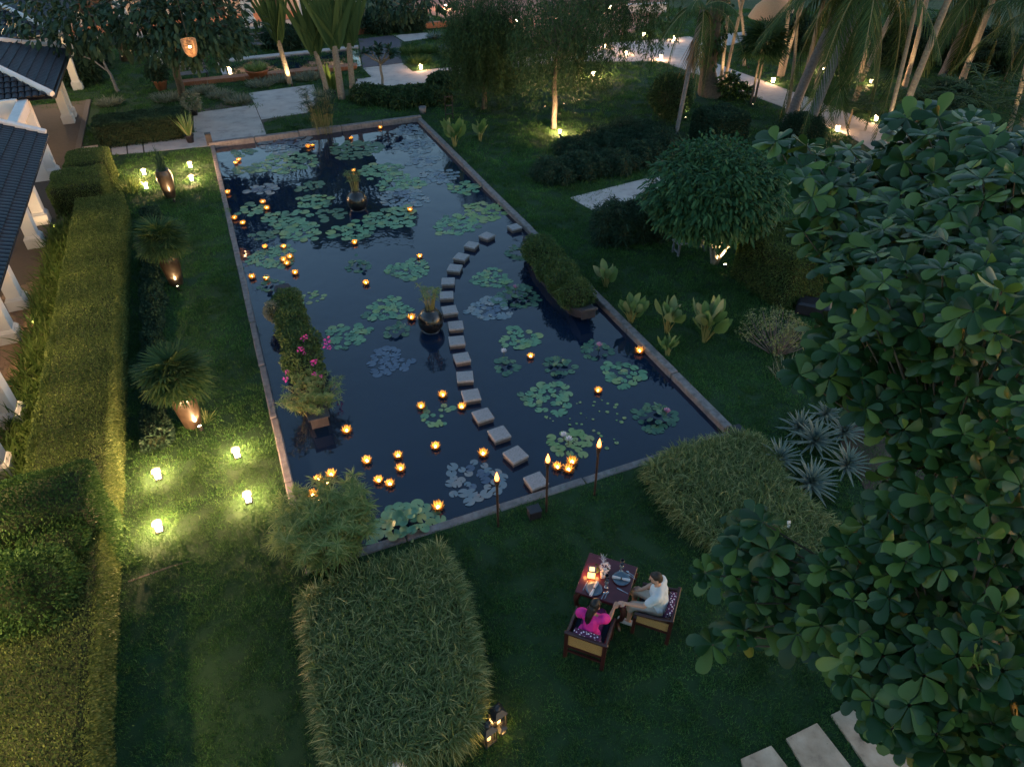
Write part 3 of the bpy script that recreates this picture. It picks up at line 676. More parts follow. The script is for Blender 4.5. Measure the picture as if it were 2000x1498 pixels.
# ------------------------------------------------------------------ papyrus at the pond
P = g(648, 1080, 0)
q = thing('papyrus_clump', 'large feathery papyrus clump at the near left pond corner', 'papyrus', (P[0], P[1], -.1)); mb, pk = papyrus_pack(330, .55, .55, 1.35, 26, .23, .30, rw=.014)
part('stems', mb.mesh('stems', MAT['stem']), q); part('leaf_heads', lmesh('heads', pk, MAT['papyrus']), q)
P = g(632, 256, 0)
q = thing('papyrus_clump', 'dark papyrus tuft leaning over the middle of the far pond edge', 'papyrus', (P[0], P[1], -.1)); mb, pk = papyrus_pack(70, .42, .9, 1.9, 18, .30, .3, rw=.02)
part('stems', mb.mesh('stems', MAT['stem']), q); part('leaf_heads', lmesh('heads', pk, MAT['dark_leaf']), q)

# ------------------------------------------------------------------ torches and black boxes at the pond
def torch(x, y, h, lean, label):
    t = thing('garden_torch', label, 'torch', g(x, y), 0, 'torches by the near pond edge'); top = Vector((lean, 0, h))
    part('pole', MB().tube([(0, 0, -.05), top * .5, top * .84], [.022, .024, .026], 8).mesh('pole', MAT['timber_dark']), t)
    part('cup', MB().lathe([(.024, 0), (.035, .05), (.062, .17), (.066, .2), (.05, .2), (.03, .12), (.001, .1)], 12, Matrix.Translation(top * .84)).mesh('cup', MAT['timber_dark']), t)
    fz = top * .84 + Vector((0, 0, .16))
    part('torch_flame', MB().lathe([(.001, 0), (.032, .03), (.042, .08), (.03, .14), (.012, .20), (.001, .24)], 10, Matrix.Translation(fz)).mesh('torch_flame', MAT['torch_flame']), t)
    lamp(t, fz + Vector((0, 0, .12)), 7, (1, .42, .14), .05)
torch(973, 1028, 1.32, -.01, 'lit bamboo torch nearest, leftmost of three at the near pond edge')
torch(1067, 1000, 1.45, -.02, 'lit bamboo torch in the middle of three at the near pond edge')
torch(1161, 968, 1.42, -.02, 'lit bamboo torch rightmost of three at the near pond edge')
def blackbox(x, y, d, rz, label):
    t = thing('black_box', label, 'box', g(x, y), rz)
    part('case', MB().box((0, 0, d[2] / 2), d, bev=.012).mesh('case', MAT['black_box']), t)
    part('lid', MB().box((0, 0, d[2] + .012), (d[0] + .02, d[1] + .02, .024), bev=.006).mesh('lid', MAT['black_box']), t)
blackbox(1043, 1008, (.24, .2, .2), .35, 'small black box on the grass between the left two torches')
blackbox(1436, 856, (.26, .26, .26), YAW, 'black box at the near right pond corner behind clipped grass')
blackbox(566, 1072, (.2, .2, .22), YAW, 'dark box at the near left pond corner beside papyrus')
blackbox(411, 284, (.24, .24, .5), YAW, 'black post box at the far left pond corner')

# ------------------------------------------------------------------ the white pavilion along the left
wing = thing('white_pavilion', 'white colonnaded garden pavilion with dark tiled roofs along the left edge', 'building', U(-8, 10), YAW)
def W(u, v, z=0.0): return (u + 8.0, v - 10.0, z)          # garden axes seen from the pavilion's own origin
def wpart(name, mb, material, **k): return part(name, mb.mesh(name, MAT[material]), wing, **k)
def column(v, d=.42, h=3.0, u=-6.05):
    c = wpart('column', MB().box(W(u, v, h / 2 + .2), (.36, d - .04, h - .4), bev=.015), 'white_wall')
    part('plinth', MB().box(W(u, v, .20), (.50, d + .10, .40), bev=.02).mesh('plinth', MAT['white_trim']), c)
    part('plinth_cap', MB().box(W(u, v, .43), (.45, d + .05, .06), bev=.01, taper=.9).mesh('plinth_cap', MAT['white_trim']), c)
column(4.9, u=-5.52); column(6.7, u=-5.52)
for v in (-1.6, .4, 10.5, 12.3, 16.5, 18.4, 22.9, 30.3, 31.3, 36.6, 38.4): column(v)
wpart('terrace', MB().box(W(-10, 13, -.02), (9.4, 42, .13)), 'mortar')
wpart('terrace_edge', MB().box(W(-5.42, 13, .0), (.24, 42, .16), bev=.02), 'stone_side')
wpart('back_wall', MB().box(W(-9.6, 6, 1.6), (.25, 26, 3.2)), 'white_wall')
wpart('end_wall', MB().box(W(-9.9, 22.75, 1.55), (7.4, .3, 3.1)), 'white_wall')
wpart('inner_wall', MB().box(W(-9.6, 27, 1.6), (.25, 8, 3.2)), 'white_wall')
wpart('lintel', MB().box(W(-6.05, 20.4, 2.85), (.36, 5.0, .34), bev=.02), 'white_trim')
wpart('cross_beam', MB().box(W(-7.9, 18.4, 2.86), (3.3, .34, .30), bev=.02), 'white_trim')
wpart('cross_beam', MB().box(W(-6.9, 20.6, 2.2), (1.5, .3, .26), bev=.02), 'white_trim')
# brick floor, laid herringbone
BR = MB().box((0, 0, 0), (.215, .100, .05), bev=.006).mesh('brick', MAT['brick_floor'])
cells = []
for i in range(-2, 26):
    for j in range(0, 150):
        for k, (du, dv, r) in enumerate(((0, 0, 0.0), (.165, .055, math.pi / 2))):
            u = -8.0 + i * .11 + j * .11 - 6.2 + du; v = 3.0 + j * .11 - i * .11 + dv + 2
            if -7.7 < u < -5.56 and 2.5 < v < 21.5: cells.append((u, v, r))
cells.sort(key=lambda q: (q[1] - 7.0) ** 2 + (q[0] + 5.9) ** 2 * 3)
seen = set()
floor = wpart('brick_floor', MB().box(W(-6.6, 12, .046), (2.3, 20, .004)), 'mortar')
rest = MB()
for n, (u, v, r) in enumerate(cells):
    P = W(u, v, .062 + random.uniform(-.003, .003))
    if n < 290: part('brick', BR, floor, P, (random.uniform(-.01, .01), random.uniform(-.01, .01), r + random.uniform(-.02, .02)))
    else: rest.box(P, (.215, .100, .05), r)
part('bricks', rest.mesh('bricks', MAT['brick_floor']), floor, kind='stuff')
# tiled roofs
def tile_mesh(w, l):
    vs = []; fs = []; n = 6
    for y, k in ((0, 1.0), (l, .86)):
        for i in range(n + 1):
            a = math.pi * i / n; vs.append((-math.cos(a) * w / 2 * k, y, math.sin(a) * w * .36 * k + (.02 if y == 0 else 0)))
    for i in range(n): fs.append((i + 1, i, n + 1 + i, n + 2 + i))
    fs.append(tuple(range(n, -1, -1)))
    return MB().add(vs, fs, True)
def roof(name, P0, along, up, keep, w=.21, l=.34, single=0, trim=None):
    """tiles over a slope: P0 eave corner (pavilion axes), along the eave, up the slope; keep(s, t) says where the slope ends"""
    P0 = np.array(P0); a = unit(np.array(along, float)); b = unit(np.array(up, float)); nrm = np.cross(a, b)
    La = np.linalg.norm(along); Lb = np.linalg.norm(up)
    M3 = Matrix((a, b, nrm)).transposed().to_4x4(); eul = M3.to_euler()
    sheet = [P0 + a * s + b * t - nrm * .015 for s, t in keep('outline', (La, Lb))]
    r = wpart(name, MB().add([tuple(q) for q in sheet], [tuple(range(len(sheet)))]).add([tuple(q - nrm * .09) for q in sheet], [tuple(range(len(sheet) - 1, -1, -1))]), 'roof_tile')
    tm = tile_mesh(w, l); me = tm.mesh('roof_tile', MAT['roof_tile']); cand = []
    for i in range(int(La / w)):
        for j in range(int(Lb / (l * .88))):
            s = (i + .5) * w; t = j * l * .88
            if keep(s, t + l * .3): cand.append(P0 + a * s + b * t + nrm * (.004 + .002 * (j % 2)))
    far = MB(); org = np.array(wing.location)
    ca, sa = math.cos(YAW), math.sin(YAW)
    def dist(q): return np.linalg.norm(org + np.array([q[0] * ca - q[1] * sa, q[0] * sa + q[1] * ca, q[2]]) - np.array([0, 0, CAM_H]))
    def seenq(q):
        p = px(org + np.array([q[0] * ca - q[1] * sa, q[0] * sa + q[1] * ca, q[2]])); return p[0] > -25
    cand = sorted([q for q in cand], key=lambda q: (not seenq(q), dist(q)))
    for k, q in enumerate(cand):
        if k < single: part('roof_tile', me, r, q, (eul.x + random.uniform(-.012, .012), eul.y, eul.z + random.uniform(-.012, .012)))
        else: far.add(tm.v, tm.f, True, Matrix.Translation(Vector([float(c) for c in q])) @ M3)
    if far.v: part('roof_tiles', far.mesh('roof_tiles', MAT['roof_tile']), r, kind='stuff')
    return r
def rect(s, t):
    if s == 'outline': return [(0, 0), (t[0], 0), (t[0], t[1]), (0, t[1])]
    return True
SL = .42
roof('near_roof', W(-4.74, -7.0, 3.0), (0, 25, 0), (-5.4, 0, 5.4 * SL), rect, single=300)
wpart('verge_trim', MB().box((0, 0, 0), (5.7, .26, .16), bev=.03, M=Matrix.Translation(W(-7.4, 18.0, 3.0 + 2.66 * SL + .1)) @ Matrix.Rotation(math.atan(SL), 4, 'Y')), 'white_trim')
def hip(La):
    def k(s, t):
        if s == 'outline': return [(0, 0), (t[0], 0), (t[0] - La, t[1]), (La, t[1])]
        q = t * La / LB
        return q < s < HL - q
    return k
HL = 8.0; LB = math.hypot(4.0, 4.0 * SL)
roof('middle_roof', W(-5.05, 22.8, 3.05), (0, 8.0, 0), (-4.0, 0, 4.0 * SL), hip(4.0), w=.22, l=.36)
def side(s, t):
    if s == 'outline': return [(0, 0), (t[0], 0), (t[0] - 4.0, t[1]), (0, t[1])]
    return s < 9 - t * 4.0 / LB
roof('middle_roof', W(-14.05, 22.8, 3.05), (9.0, 0, 0), (0, 4.0, 4.0 * SL), side, w=.22, l=.36)
for v0, v1 in ((22.8, 26.8), (30.8, 26.8)):
    A = Vector(W(-5.0, v0, 3.12)); B = Vector(W(-9.05, v1, 3.12 + 4 * SL))
    wpart('hip_ridge', MB().tube([A, A * .98 + B * .02, B], [.10, .13, .13], 8), 'white_trim')
wpart('gutter', MB().box(W(-5.0, 26.8, 3.0), (.12, 8.0, .10)), 'black_metal')
HL = 10.0
roof('far_roof', W(-5.6, 34.0, 3.1), (0, 10.0, 0), (-4.0, 0, 4.0 * SL), hip(4.0), w=.24, l=.4)
roof('far_roof', W(-14.6, 34.0, 3.1), (9.0, 0, 0), (0, 4.0, 4.0 * SL), side, w=.24, l=.4)
A = Vector(W(-5.6, 34.0, 3.16)); B = Vector(W(-9.6, 38, 3.16 + 4 * SL)); wpart('hip_ridge', MB().tube([A, B], .13, 8), 'white_trim')
wpart('ceiling', MB().box(W(-7.6, 5.5, 2.97), (4.4, 25, .06)), 'white_trim')
wpart('ceiling', MB().box(W(-7.6, 26.8, 2.97), (4.4, 7.6, .06)), 'white_trim')
for v, w_ in ((-1, 110), (8.4, 110), (14.2, 90), (19.6, 15), (26.0, 80), (33.4, 300)):
    c = wpart('ceiling_lamp', MB().lathe([(.001, 2.86), (.09, 2.86), (.1, 2.94), (.001, 2.94)], 12, Matrix.Translation(W(-6.9 if v < 20 else -6.6, v, 0))), 'lamp_face')
    lamp(wing, Vector(W(-6.9 if v < 20 else -6.6, v, 2.78)), w_, (1, .66, .34), .09)
for v, w_ in ((-5.2, 420), (-3.2, 460), (-1.2, 440), (.8, 400), (2.8, 380), (4.8, 360), (6.8, 330), (8.8, 290), (10.8, 260), (12.8, 240), (14.8, 220)):
    wpart('eave_lamp', MB().lathe([(.001, 2.86), (.06, 2.86), (.07, 2.94), (.001, 2.94)], 12, Matrix.Translation(W(-5.25, v, 0))), 'lamp_face')
    lamp(wing, Vector(W(-5.25, v, 2.80)), w_ * 1.3, (1, .62, .28), .08, spot=84, aim=(.40, 0, -.90), blend=.6)

# ------------------------------------------------------------------ hedges along the pavilion
hedge('clipped_hedge', 'long flat topped clipped hedge running beside the white columns', -4.66, -3.2, 2.5, 17.6, 1.0, 2600, .046, rnd=.07, lump=.018)
hedge('clipped_hedge', 'wide clipped hedge in the near left corner of the garden', -5.6, -3.22, -4.4, 1.75, 1.0, 2600, .046, rnd=.08, lump=.02)
hedge('clipped_hedge', 'narrow low hedge strip between the long hedge and the glazed jars', -2.78, -2.28, 4.5, 17.6, .34, 1500, .075, 'dark_leaf', .1, lump=.07)
def box_at(x, y, z, su, sv, label, dens=1900, material='hedge_leaf', rnd=.22, size=.05):
    u, v = uv(g(x, y, z)); return hedge('box_hedge', label, u - su / 2, u + su / 2, v - sv / 2, v + sv / 2, z, dens, size, material, rnd * .7, lump=.035)
box_at(147, 344, 1.15, 1.75, 2.0, 'cube shaped clipped bush at the far end of the long hedge, nearer of two')
box_at(167, 303, 1.15, 1.5, 1.8, 'cube shaped clipped bush by the path slabs, farther of two')
box_at(70, 960, 1.75, 1.6, 1.2, 'tall box clipped bush beside the nearest white column', material='bush_leaf')
box_at(92, 1035, 1.42, .95, .95, 'small box clipped bush joined to the near end of the tall one', rnd=.3, material='bush_leaf')
box_at(270, 226, 1.0, 3.7, 1.7, 'broad dark clipped hedge beyond the garden path at far left', 1000, 'dark_leaf', size=.08)
P = g(58, 1165, 1.0); bush('round_bush', 'rounded clipped bush in the near left hedge', 'bush', [(P, (.82, .80, .78)), (P + np.array([-.4, -.3, -.1]), (.6, .6, .6))], 2000, .055, 'bush_leaf')
# strap leaved border
def strap_border():
    n = 6200; u = rng.uniform(-5.65, -4.62, n); v = rng.uniform(2.2, 17.6, n); ok = (u < -4.75) | (v > 4) ; u = u[ok]; v = v[ok]; n = len(u)
    u = np.where(v < 4.6, rng.uniform(-5.3, -3.9, n), u)
    B = np.stack([U(a, b, .02) for a, b in zip(u, v)]); cl = np.sin(v * 9) * .35
    D = unit(np.stack([rng.normal(0, .42, n) , rng.normal(0, .42, n), np.ones(n)], -1)); D[:, 0] += .1
    L = rng.uniform(.5, 1.05, n) * (1 + .2 * cl)
    return blades(B, D, L, rng.uniform(.022, .04, n), STRAP, rng.uniform(.2, .75, n), fold=.15)
tag(part('strap_leaf_border', lmesh('strap_leaf_border', [strap_border()], MAT['strap_leaf'])), 'arching light green strap leaves lining the brick terrace', 'border plants', kind='stuff')
def tuft_plant(name, label, cat, P, n, L, Wd, material, spread=.5, bend=.4, rad=.15, prof=STRAP, el=None, group=None):
    t = thing(name, label, cat, P, 0, group); r = rad * np.sqrt(rng.random(n)); th = rng.uniform(0, 6.283, n)
    B = np.stack([r * np.cos(th), r * np.sin(th), np.zeros(n)], -1)
    D = unit(np.stack([np.cos(th) * spread * rng.uniform(.1, 1.6, n), np.sin(th) * spread * rng.uniform(.1, 1.6, n), np.ones(n)], -1))
    part('foliage', lmesh('foliage', [blades(B, D, L * rng.uniform(.6, 1.15, n), Wd, prof, bend * rng.uniform(.3, 1.3, n), fold=.12)], MAT[material]), t); return t
tuft_plant('grass_clump', 'tall arching yellow green grass clump behind the far glazed jar', 'grass', g(255, 372), 170, .8, .022, 'strap_leaf', .6, .5, .5)
tuft_plant('grass_clump', 'wispy grass tufts at the foot of the nearest glazed jar', 'grass', g(402, 822), 40, .38, .012, 'papyrus', .6, .5, .12)

# ------------------------------------------------------------------ glazed jars
JAR = [(.001, 0), (.17, 0), (.19, .03), (.235, .35), (.275, .70), (.285, .86), (.265, .97), (.225, 1.03), (.235, 1.07), (.215, 1.075), (.19, 1.02), (.001, 1.0)]
JARM = MB().lathe(JAR, 32).mesh('jar', MAT['brown_glaze'])
FAN = None
def fan_leaf_mesh():
    n = 18; a = np.linspace(-2.0, 2.0, n); B = np.zeros((n, 3)); B[:, 1] = .42
    D = np.stack([np.sin(a), np.cos(a), -.10 * np.ones(n)], -1); S = np.stack([np.cos(a), -np.sin(a), .35 * (-1.0) ** np.arange(n)], -1)
    f = blades(B, D, (.44 - .03 * np.abs(a)) * rng.uniform(.88, 1.08, n), .040, [(0, .5), (.4, 1), (.8, .8), (1, .12)], .30, side=S)
    st = blades(np.zeros((1, 3)), np.array([[0, 1., 0]]), .43, .02, [(0, 1), (1, .7)], 0, side=np.array([[1., 0, 0]]))
    return lmesh('leaf', [f, st], MAT['palm_leaf'])
def fan_palm(P, label, s=1.0, n=46, lowest=-.5, name='fan_palm', group=None, trunk=.35, cat='palm'):
    global FAN
    FAN = FAN or fan_leaf_mesh(); t = thing(name, label, cat, P, random.random() * 6, group)
    part('stem', MB().tube([(0, 0, -.1), (0, 0, trunk)], [.06, .05], 8).mesh('stem', MAT['bark']), t)
    for k in range(n):
        el = math.asin(lowest + (1 - lowest) * ((k + .5) / n) ** .9 * .98); az = k * 2.39996 + random.uniform(-.2, .2)
        q = Vector((0, 0, 1)).rotation_difference(Vector((0, 0, 1)))
        M = Matrix.Rotation(az, 4, 'Z') @ Matrix.Rotation(el, 4, 'X') @ Matrix.Rotation(random.uniform(-.3, .3), 4, 'Y')
        part('leaf', FAN, t, (0, 0, trunk + .12 * math.sin(el)), M.to_euler(), s * random.uniform(.88, 1.1))
    return t
def ground_spot(x, y, label, aim=(0, 0, 1), w=25, cone=100, z=0.0, group='garden spot lamps'):
    P = g(x, y, z); t = thing('spot_lamp', label, 'lamp', P, 0, group)
    a = Vector(aim).normalized(); q = a.to_track_quat('Z', 'Y').to_matrix().to_4x4(); T = Matrix.Translation((0, 0, .09)) @ q
    part('stake', MB().tube([(0, 0, -.08), (0, 0, .07)], .012, 6).mesh('stake', MAT['black_metal']), t)
    part('housing', MB().lathe([(.001, -.06), (.04, -.05), (.05, .05), (.05, .07), (.043, .07), (.043, .045)], 14, T).mesh('housing', MAT['black_metal']), t)
    part('lamp_glass', MB().lathe([(.001, .062), (.043, .06)], 14, T).mesh('lamp_glass', MAT['lamp_face']), t)
    lamp(t, Vector((0, 0, .09)) + a * .10, w * 5.0, (1, .66, .33), .04, spot=cone, aim=a)  # the lamp's own beam
    return t
def jar(x, y, label, lx, ly, llab, w=30):
    P = g(x, y); t = thing('glazed_jar', label, 'jar', P, 0, 'tall glazed jars on the left lawn'); part('body', JARM, t)
    part('soil', MB().lathe([(.001, 1.015), (.2, 1.012)], 16).mesh('soil', MAT['soil']), t)
    L = g(lx, ly); d = P - L; ground_spot(lx, ly, llab, (d[0], d[1], 1.3), w, 95); return P
P = jar(334, 386, 'tall dark glazed jar with bare upright stalks on the far left lawn', 342, 397, 'spot lamp lighting the far jar with bare stalks', 18)
t = thing('stalk_bundle', 'dark upright bare stalks standing in the far glazed jar', 'stalks', P + np.array([0, 0, 1.0])); n = 16
th = rng.uniform(0, 6.283, n); B = np.stack([.12 * np.cos(th), .12 * np.sin(th), np.zeros(n)], -1); D = unit(np.stack([rng.normal(0, .16, n), rng.normal(0, .16, n), np.ones(n)], -1))
part('foliage', lmesh('stalks', [blades(B, D, rng.uniform(.5, 1.05, n), .045, SPEAR, 0, fold=.25)], MAT['dark_leaf']), t)
P = jar(346, 556, 'tall dark glazed jar with fan palm, middle of three on the left lawn', 350, 568, 'spot lamp at the foot of the middle jar', 9); fan_palm(P + np.array([0, 0, 1.0]), 'round headed fan palm growing in the middle glazed jar', .98, 52, -.3)
P = jar(378, 830, 'tall brown glazed jar with fan palm, nearest of three on the left lawn', 394, 842, 'spot lamp lighting the brown front of the nearest jar', 26); fan_palm(P + np.array([0, 0, 1.0]), 'round headed fan palm growing in the nearest glazed jar', 1.0, 52, -.3)

# ------------------------------------------------------------------ small lanterns on the grass
LGLASS = MB().box((0, 0, .105), (.085, .085, .13)).mesh('lamp_glass', MAT['lamp_face'])
LBASE = MB().box((0, 0, .02), (.13, .13, .04), bev=.006).mesh('base_plate', MAT['black_metal'])
LCAP = MB().box((0, 0, .195), (.14, .14, .03), bev=.006).mesh('cap', MAT['black_metal'])
LPOST = MB().box((0, 0, .11), (.012, .012, .14)).mesh('post', MAT['black_metal'])
LK = 13.0
def lantern(x, y, label, w=14, s=1.15, group='small garden lanterns', rz=None, color=(1, .55, .27)):
    t = thing('garden_lantern', label, 'lantern', g(x, y), YAW if rz is None else rz, group)
    part('base_plate', LBASE, t, scale=s); part('cap', LCAP, t, scale=s); part('lamp_glass', LGLASS, t, scale=s)
    for a in (-1, 1):
        for b in (-1, 1): part('post', LPOST, t, (a * .056 * s, b * .056 * s, 0), scale=s)
    for k in range(4): lamp(t, (.075 * s * math.cos(k * math.pi / 2), .075 * s * math.sin(k * math.pi / 2), .10 * s + .15), w * LK / 4, color, .03)
    return t
for x, y, l, w in ((283, 343, 'small lit lantern left behind the far jar', 20), (373, 329, 'small lit lantern right of the far jar, upper one', 20), (376, 355, 'small lit lantern right of the far jar, lower one', 17), (287, 370, 'small lit lantern left of the far jar in tall grass', 9),
                   (465, 893, 'lit lantern on the grass closest to the pond wall, upper one', 22), (311, 935, 'lit lantern at the end of the narrow hedge strip', 24), (487, 980, 'lit lantern with dark frame closest to the big papyrus', 22), (313, 1037, 'lit lantern nearest the clipped hedge corner', 26)):
    lantern(x, y, l, w)
# broken edge of an old path in the grass
struct('grass_edge_strip', slab_poly([(250, 1134), (330, 1106), (374, 1094), (373, 1096.5), (330, 1109), (251, 1137.5)], -.03, .007, 'stone_side', name='edge_strip'))
for x, y, l in ((113, 452, 'small spot lamp among strap leaves at the far pair of columns'), (77, 640, 'small spot lamp among strap leaves at the middle pair of columns'), (47, 815, 'small spot lamp among strap leaves at the nearest columns')):
    ground_spot(x, y, l, (-.75, .2, .7), 9, 120)

# ------------------------------------------------------------------ broad leaved trees and shrubs on the right lawn
def limb_mesh(mb, P0, P1, r0, r1, wob=.08, n=6, seg=7):
    P0 = np.array(P0, float); P1 = np.array(P1, float); pts = []; L = np.linalg.norm(P1 - P0)
    for k in range(n):
        t = k / (n - 1); w = rng.normal(0, wob * L * .3, 3) * (1 if 0 < k < n - 1 else 0); pts.append(P0 + (P1 - P0) * t + w)
    mb.tube(pts, [r0 + (r1 - r0) * k / (n - 1) for k in range(n)], seg); return pts
def crown(C, Rr, nclump, per, leaf, aspect, cl=.35, down=.4, prof=OVAL, shell=.55, loose=.6, bend=.2, zmin=None):
    """clumps of leaves through an ellipsoid: bunches with gaps between them"""
    C = np.asarray(C, float); Rr = np.asarray(Rr, float); pk = []; cen = []
    d = rdir(nclump); k = rng.uniform(shell, 1.0, nclump)[:, None]; K = C + d * Rr * k
    if zmin is not None: K[:, 2] = np.maximum(K[:, 2], zmin)
    for c, dd in zip(K, d):
        n = max(4, int(per * rng.uniform(.6, 1.4))); r = cl * rng.uniform(.6, 1.3)
        o = rdir(n) * (r * rng.random(n) ** .5)[:, None]
        D = unit(o / r + dd * .6 + np.array([0, 0, -down]) + rdir(n) * loose)
        L = leaf * rng.uniform(.7, 1.25, n); pk.append(blades(c + o, D, L, L * aspect, prof, bend))
    return pk, K
def tree(name, label, x, y, trunk, C, Rr, nclump, per, leaf, aspect, material, barkm='bark', r0=.12, cl=.35, down=.4, limbs=7, group=None, shell=.55, prof=OVAL, fork=.35, zmin=None):
    P = g(x, y); t = thing(name, label, 'tree', P, 0, group); mb = MB(); C = np.array(C) - P
    f = np.array([C[0] * .25, C[1] * .25, trunk * fork]); limb_mesh(mb, (0, 0, -.1), f, r0, r0 * .8, .05)
    pk, K = crown(C, Rr, nclump, per, leaf, aspect, cl, down, shell=shell, prof=prof, zmin=zmin)
    for k in range(limbs): limb_mesh(mb, f, K[k * len(K) // limbs], r0 * .5, r0 * .10, .12)
    part('trunk', mb.mesh('trunk', MAT[barkm]), t); part('crown', lmesh('crown', pk, MAT[material]), t); return t
def topz(x, y, z): return g(x, y, z)

# mango like tree with its lit pale trunk
P = g(1395, 515); t = thing('round_tree', 'round leafy tree with pale forked trunk lit from the ground', 'tree', P); mb = MB()
for d in ((-.5, .1, 1.5), (.15, .3, 1.7), (.55, -.1, 1.5), (-.1, -.3, 1.4)): limb_mesh(mb, (d[0] * .08, d[1] * .08, -.05), d, .075, .035, .10)
part('trunk', mb.mesh('trunk', MAT['pale_bark']), t)
C = g(1392, 372, 2.55) - P; pk, K = crown(C, (1.95, 1.9, 1.3), 520, 15, .20, .34, .26, .25, OVAL, .82, .7, .35)
pk2, K = crown(C, (1.7, 1.6, 1.05), 200, 12, .20, .34, .32, .3, OVAL, .4, .7, .35)
part('crown', lmesh('crown', pk + pk2, MAT['mango_leaf']), t)
ground_spot(1416, 525, 'spot lamp lighting the pale forked trunk of the round tree', (-.35, .1, 1), 70, 110)
# bench under it
b = thing('garden_bench', 'small grey wooden bench in the shade under the round tree', 'bench', g(1345, 492), .35)
for k in range(4): part('slat', MB().box((0, -.165 + k * .11, .43), (1.15, .095, .035), bev=.006).mesh('slat', MAT['grey_timber']), b)
for a in (-1, 1):
    for c in (-1, 1): part('leg', MB().box((a * .5, c * .16, .205), (.06, .06, .41)).mesh('leg', MAT['grey_timber']), b)
    part('rail', MB().box((a * .5, 0, .12), (.045, .27, .045)).mesh('rail', MAT['grey_timber']), b)
# feathery low shrubs
def low_shrub(x, y, rx, rz, label, material='dark_leaf', group='feathery low shrubs', size=.15):
    c = g(x, y, rz * .55); r = rx * mpp(c)
    return bush('low_shrub', label, 'shrub', [(c, (r * .8, r * .75, rz * .85))] + [(c + np.array([r * .75 * math.cos(q * 1.05 + x), r * .7 * math.sin(q * 1.05 + x), random.uniform(-.12, .12) * rz]), (r * random.uniform(.32, .5), r * random.uniform(.32, .5), rz * random.uniform(.5, .85))) for q in range(6)], 430 * min(1, (.15 / size) ** 1.3), size, material, .2 if size < .2 else .32, group, 1.0, prof=SPEAR if size < .14 else RHOMB, bend=.35)
for a in ((1085, 335, 40, .62, 'low dark feathery shrub nearest the pond, left end of its bed'), (1140, 325, 42, .62, 'low dark feathery shrub second from the left in its bed'), (1200, 318, 42, .6, 'low dark feathery shrub third from the left in its bed'),
          (1130, 290, 45, .55, 'low dark feathery shrub at the back of the bed near the lit tree'), (1190, 275, 48, .6, 'low dark feathery shrub in the back middle of the bed'), (1245, 262, 50, .7, 'dark shrub in front of the lit round topiary'), (1290, 280, 44, .7, 'dark shrub beside the slim palm trunk'), (1250, 300, 40, .6, 'dark feathery shrub at the right end of the bed')): low_shrub(*a)
for a in ((1205, 440, 48, .95, 'dense dark shrub at the end of the gravel path, left one'), (1260, 430, 50, 1.0, 'dense dark shrub tucked under the round tree, right one')): low_shrub(*a, group='shrubs under the round tree', size=.13)
P = g(1140, 385); tuft_plant('grass_clump', 'strip of taller grass above the gravel path end', 'grass', P + np.array([.2, .4, 0]), 240, .22, .014, 'lawn', .7, .5, .9)
# clipped topiary
def topiary(x, y, r, rz, zc, label, material='dark_leaf', dens=1100, size=.07, shape='ball'):
    c = g(x, y, zc); return bush('topiary_ball', label, 'topiary', [(c, (r, r, rz))], dens, size, material, .5, None, .5)
topiary(1312, 187, .98, .95, 1.15, 'ball topiary lit from below behind the slim palm', 'shrub_leaf', size=.10, dens=600)
box_at(1412, 216, 1.5, 1.9, 1.9, 'dark rounded box topiary right of the big tree trunk', 700, 'dark_leaf', .5, .09)
topiary(1568, 253, .95, .7, .5, 'dark mound topiary between the coconut trunks')
box_at(1590, 455, 1.6, 3.6, 2.4, 'big clipped box hedge behind the spurge bush', 1500, 'hedge_leaf', .5, .06)
ground_spot(1592, 575, 'spot lamp glowing behind the large leaf tree beside the clipped box', (-.3, .6, .8), 30, 120)

# ------------------------------------------------------------------ calathea like plants by the curb
PADL = lmesh('leaf', [blades(np.zeros((1, 3)), np.array([[0, 0, 1.]]), .36, .17, [(0, .1), (.15, .6), (.4, 1), (.7, .85), (.9, .4), (1, .03)], -.0, side=np.array([[1., 0, 0]]), fold=.22)], MAT['calathea_leaf'])
def calathea(x, y, n, h, label, s=1.0):
    n = int(n * 1.5)
    P = g(x, y); t = thing('leafy_plant', label, 'plant', P, 0, 'upright broad leaved plants')
    for k in range(n):
        a = k * 2.4 + random.uniform(-.4, .4); out = random.uniform(.12, .42) * (k / n + .3); hh = h * random.uniform(.65, 1.0) * (1 - .35 * k / n)
        top = Vector((math.cos(a) * out * h, math.sin(a) * out * h, hh)); b0 = Vector((math.cos(a) * .05, math.sin(a) * .05, 0))
        part('stalk', MB().tube([b0, b0 * .5 + top * .5 + Vector((0, 0, .04)), top], [.014, .012, .008], 5).mesh('stalk', MAT['stem_yellow']), t)
        q = (Vector((math.cos(a) * (.35 + .5 * k / n), math.sin(a) * (.35 + .5 * k / n), 1))).to_track_quat('Z', 'Y').to_matrix().to_4x4() @ Matrix.Rotation(random.uniform(0, 6.28), 4, 'Z')
        part('leaf', PADL, t, top, q.to_euler(), s * 1.22 * random.uniform(.8, 1.2))
for a in ((1183, 560, 8, .45, 'broad leaved plant by the right curb, farthest of the row beside the boat', .95), (1232, 630, 13, .55, 'broad leaved plant by the right curb behind the lotus candle', 1.0), (1302, 650, 8, .65, 'broad leaved plant left of the tallest one near the right curb', 1.1),
          (1375, 668, 15, .85, 'tallest broad leaved plant beside the pale spurge bush', 1.3), (1303, 694, 7, .3, 'smallest broad leaved plant at the right curb', .85), (888, 288, 9, .75, 'broad leaved plant at the far right pond corner, bigger left one', 1.5), (938, 277, 5, .5, 'broad leaved plant beyond the far right pond corner, smaller right one', 1.4)): calathea(*a)
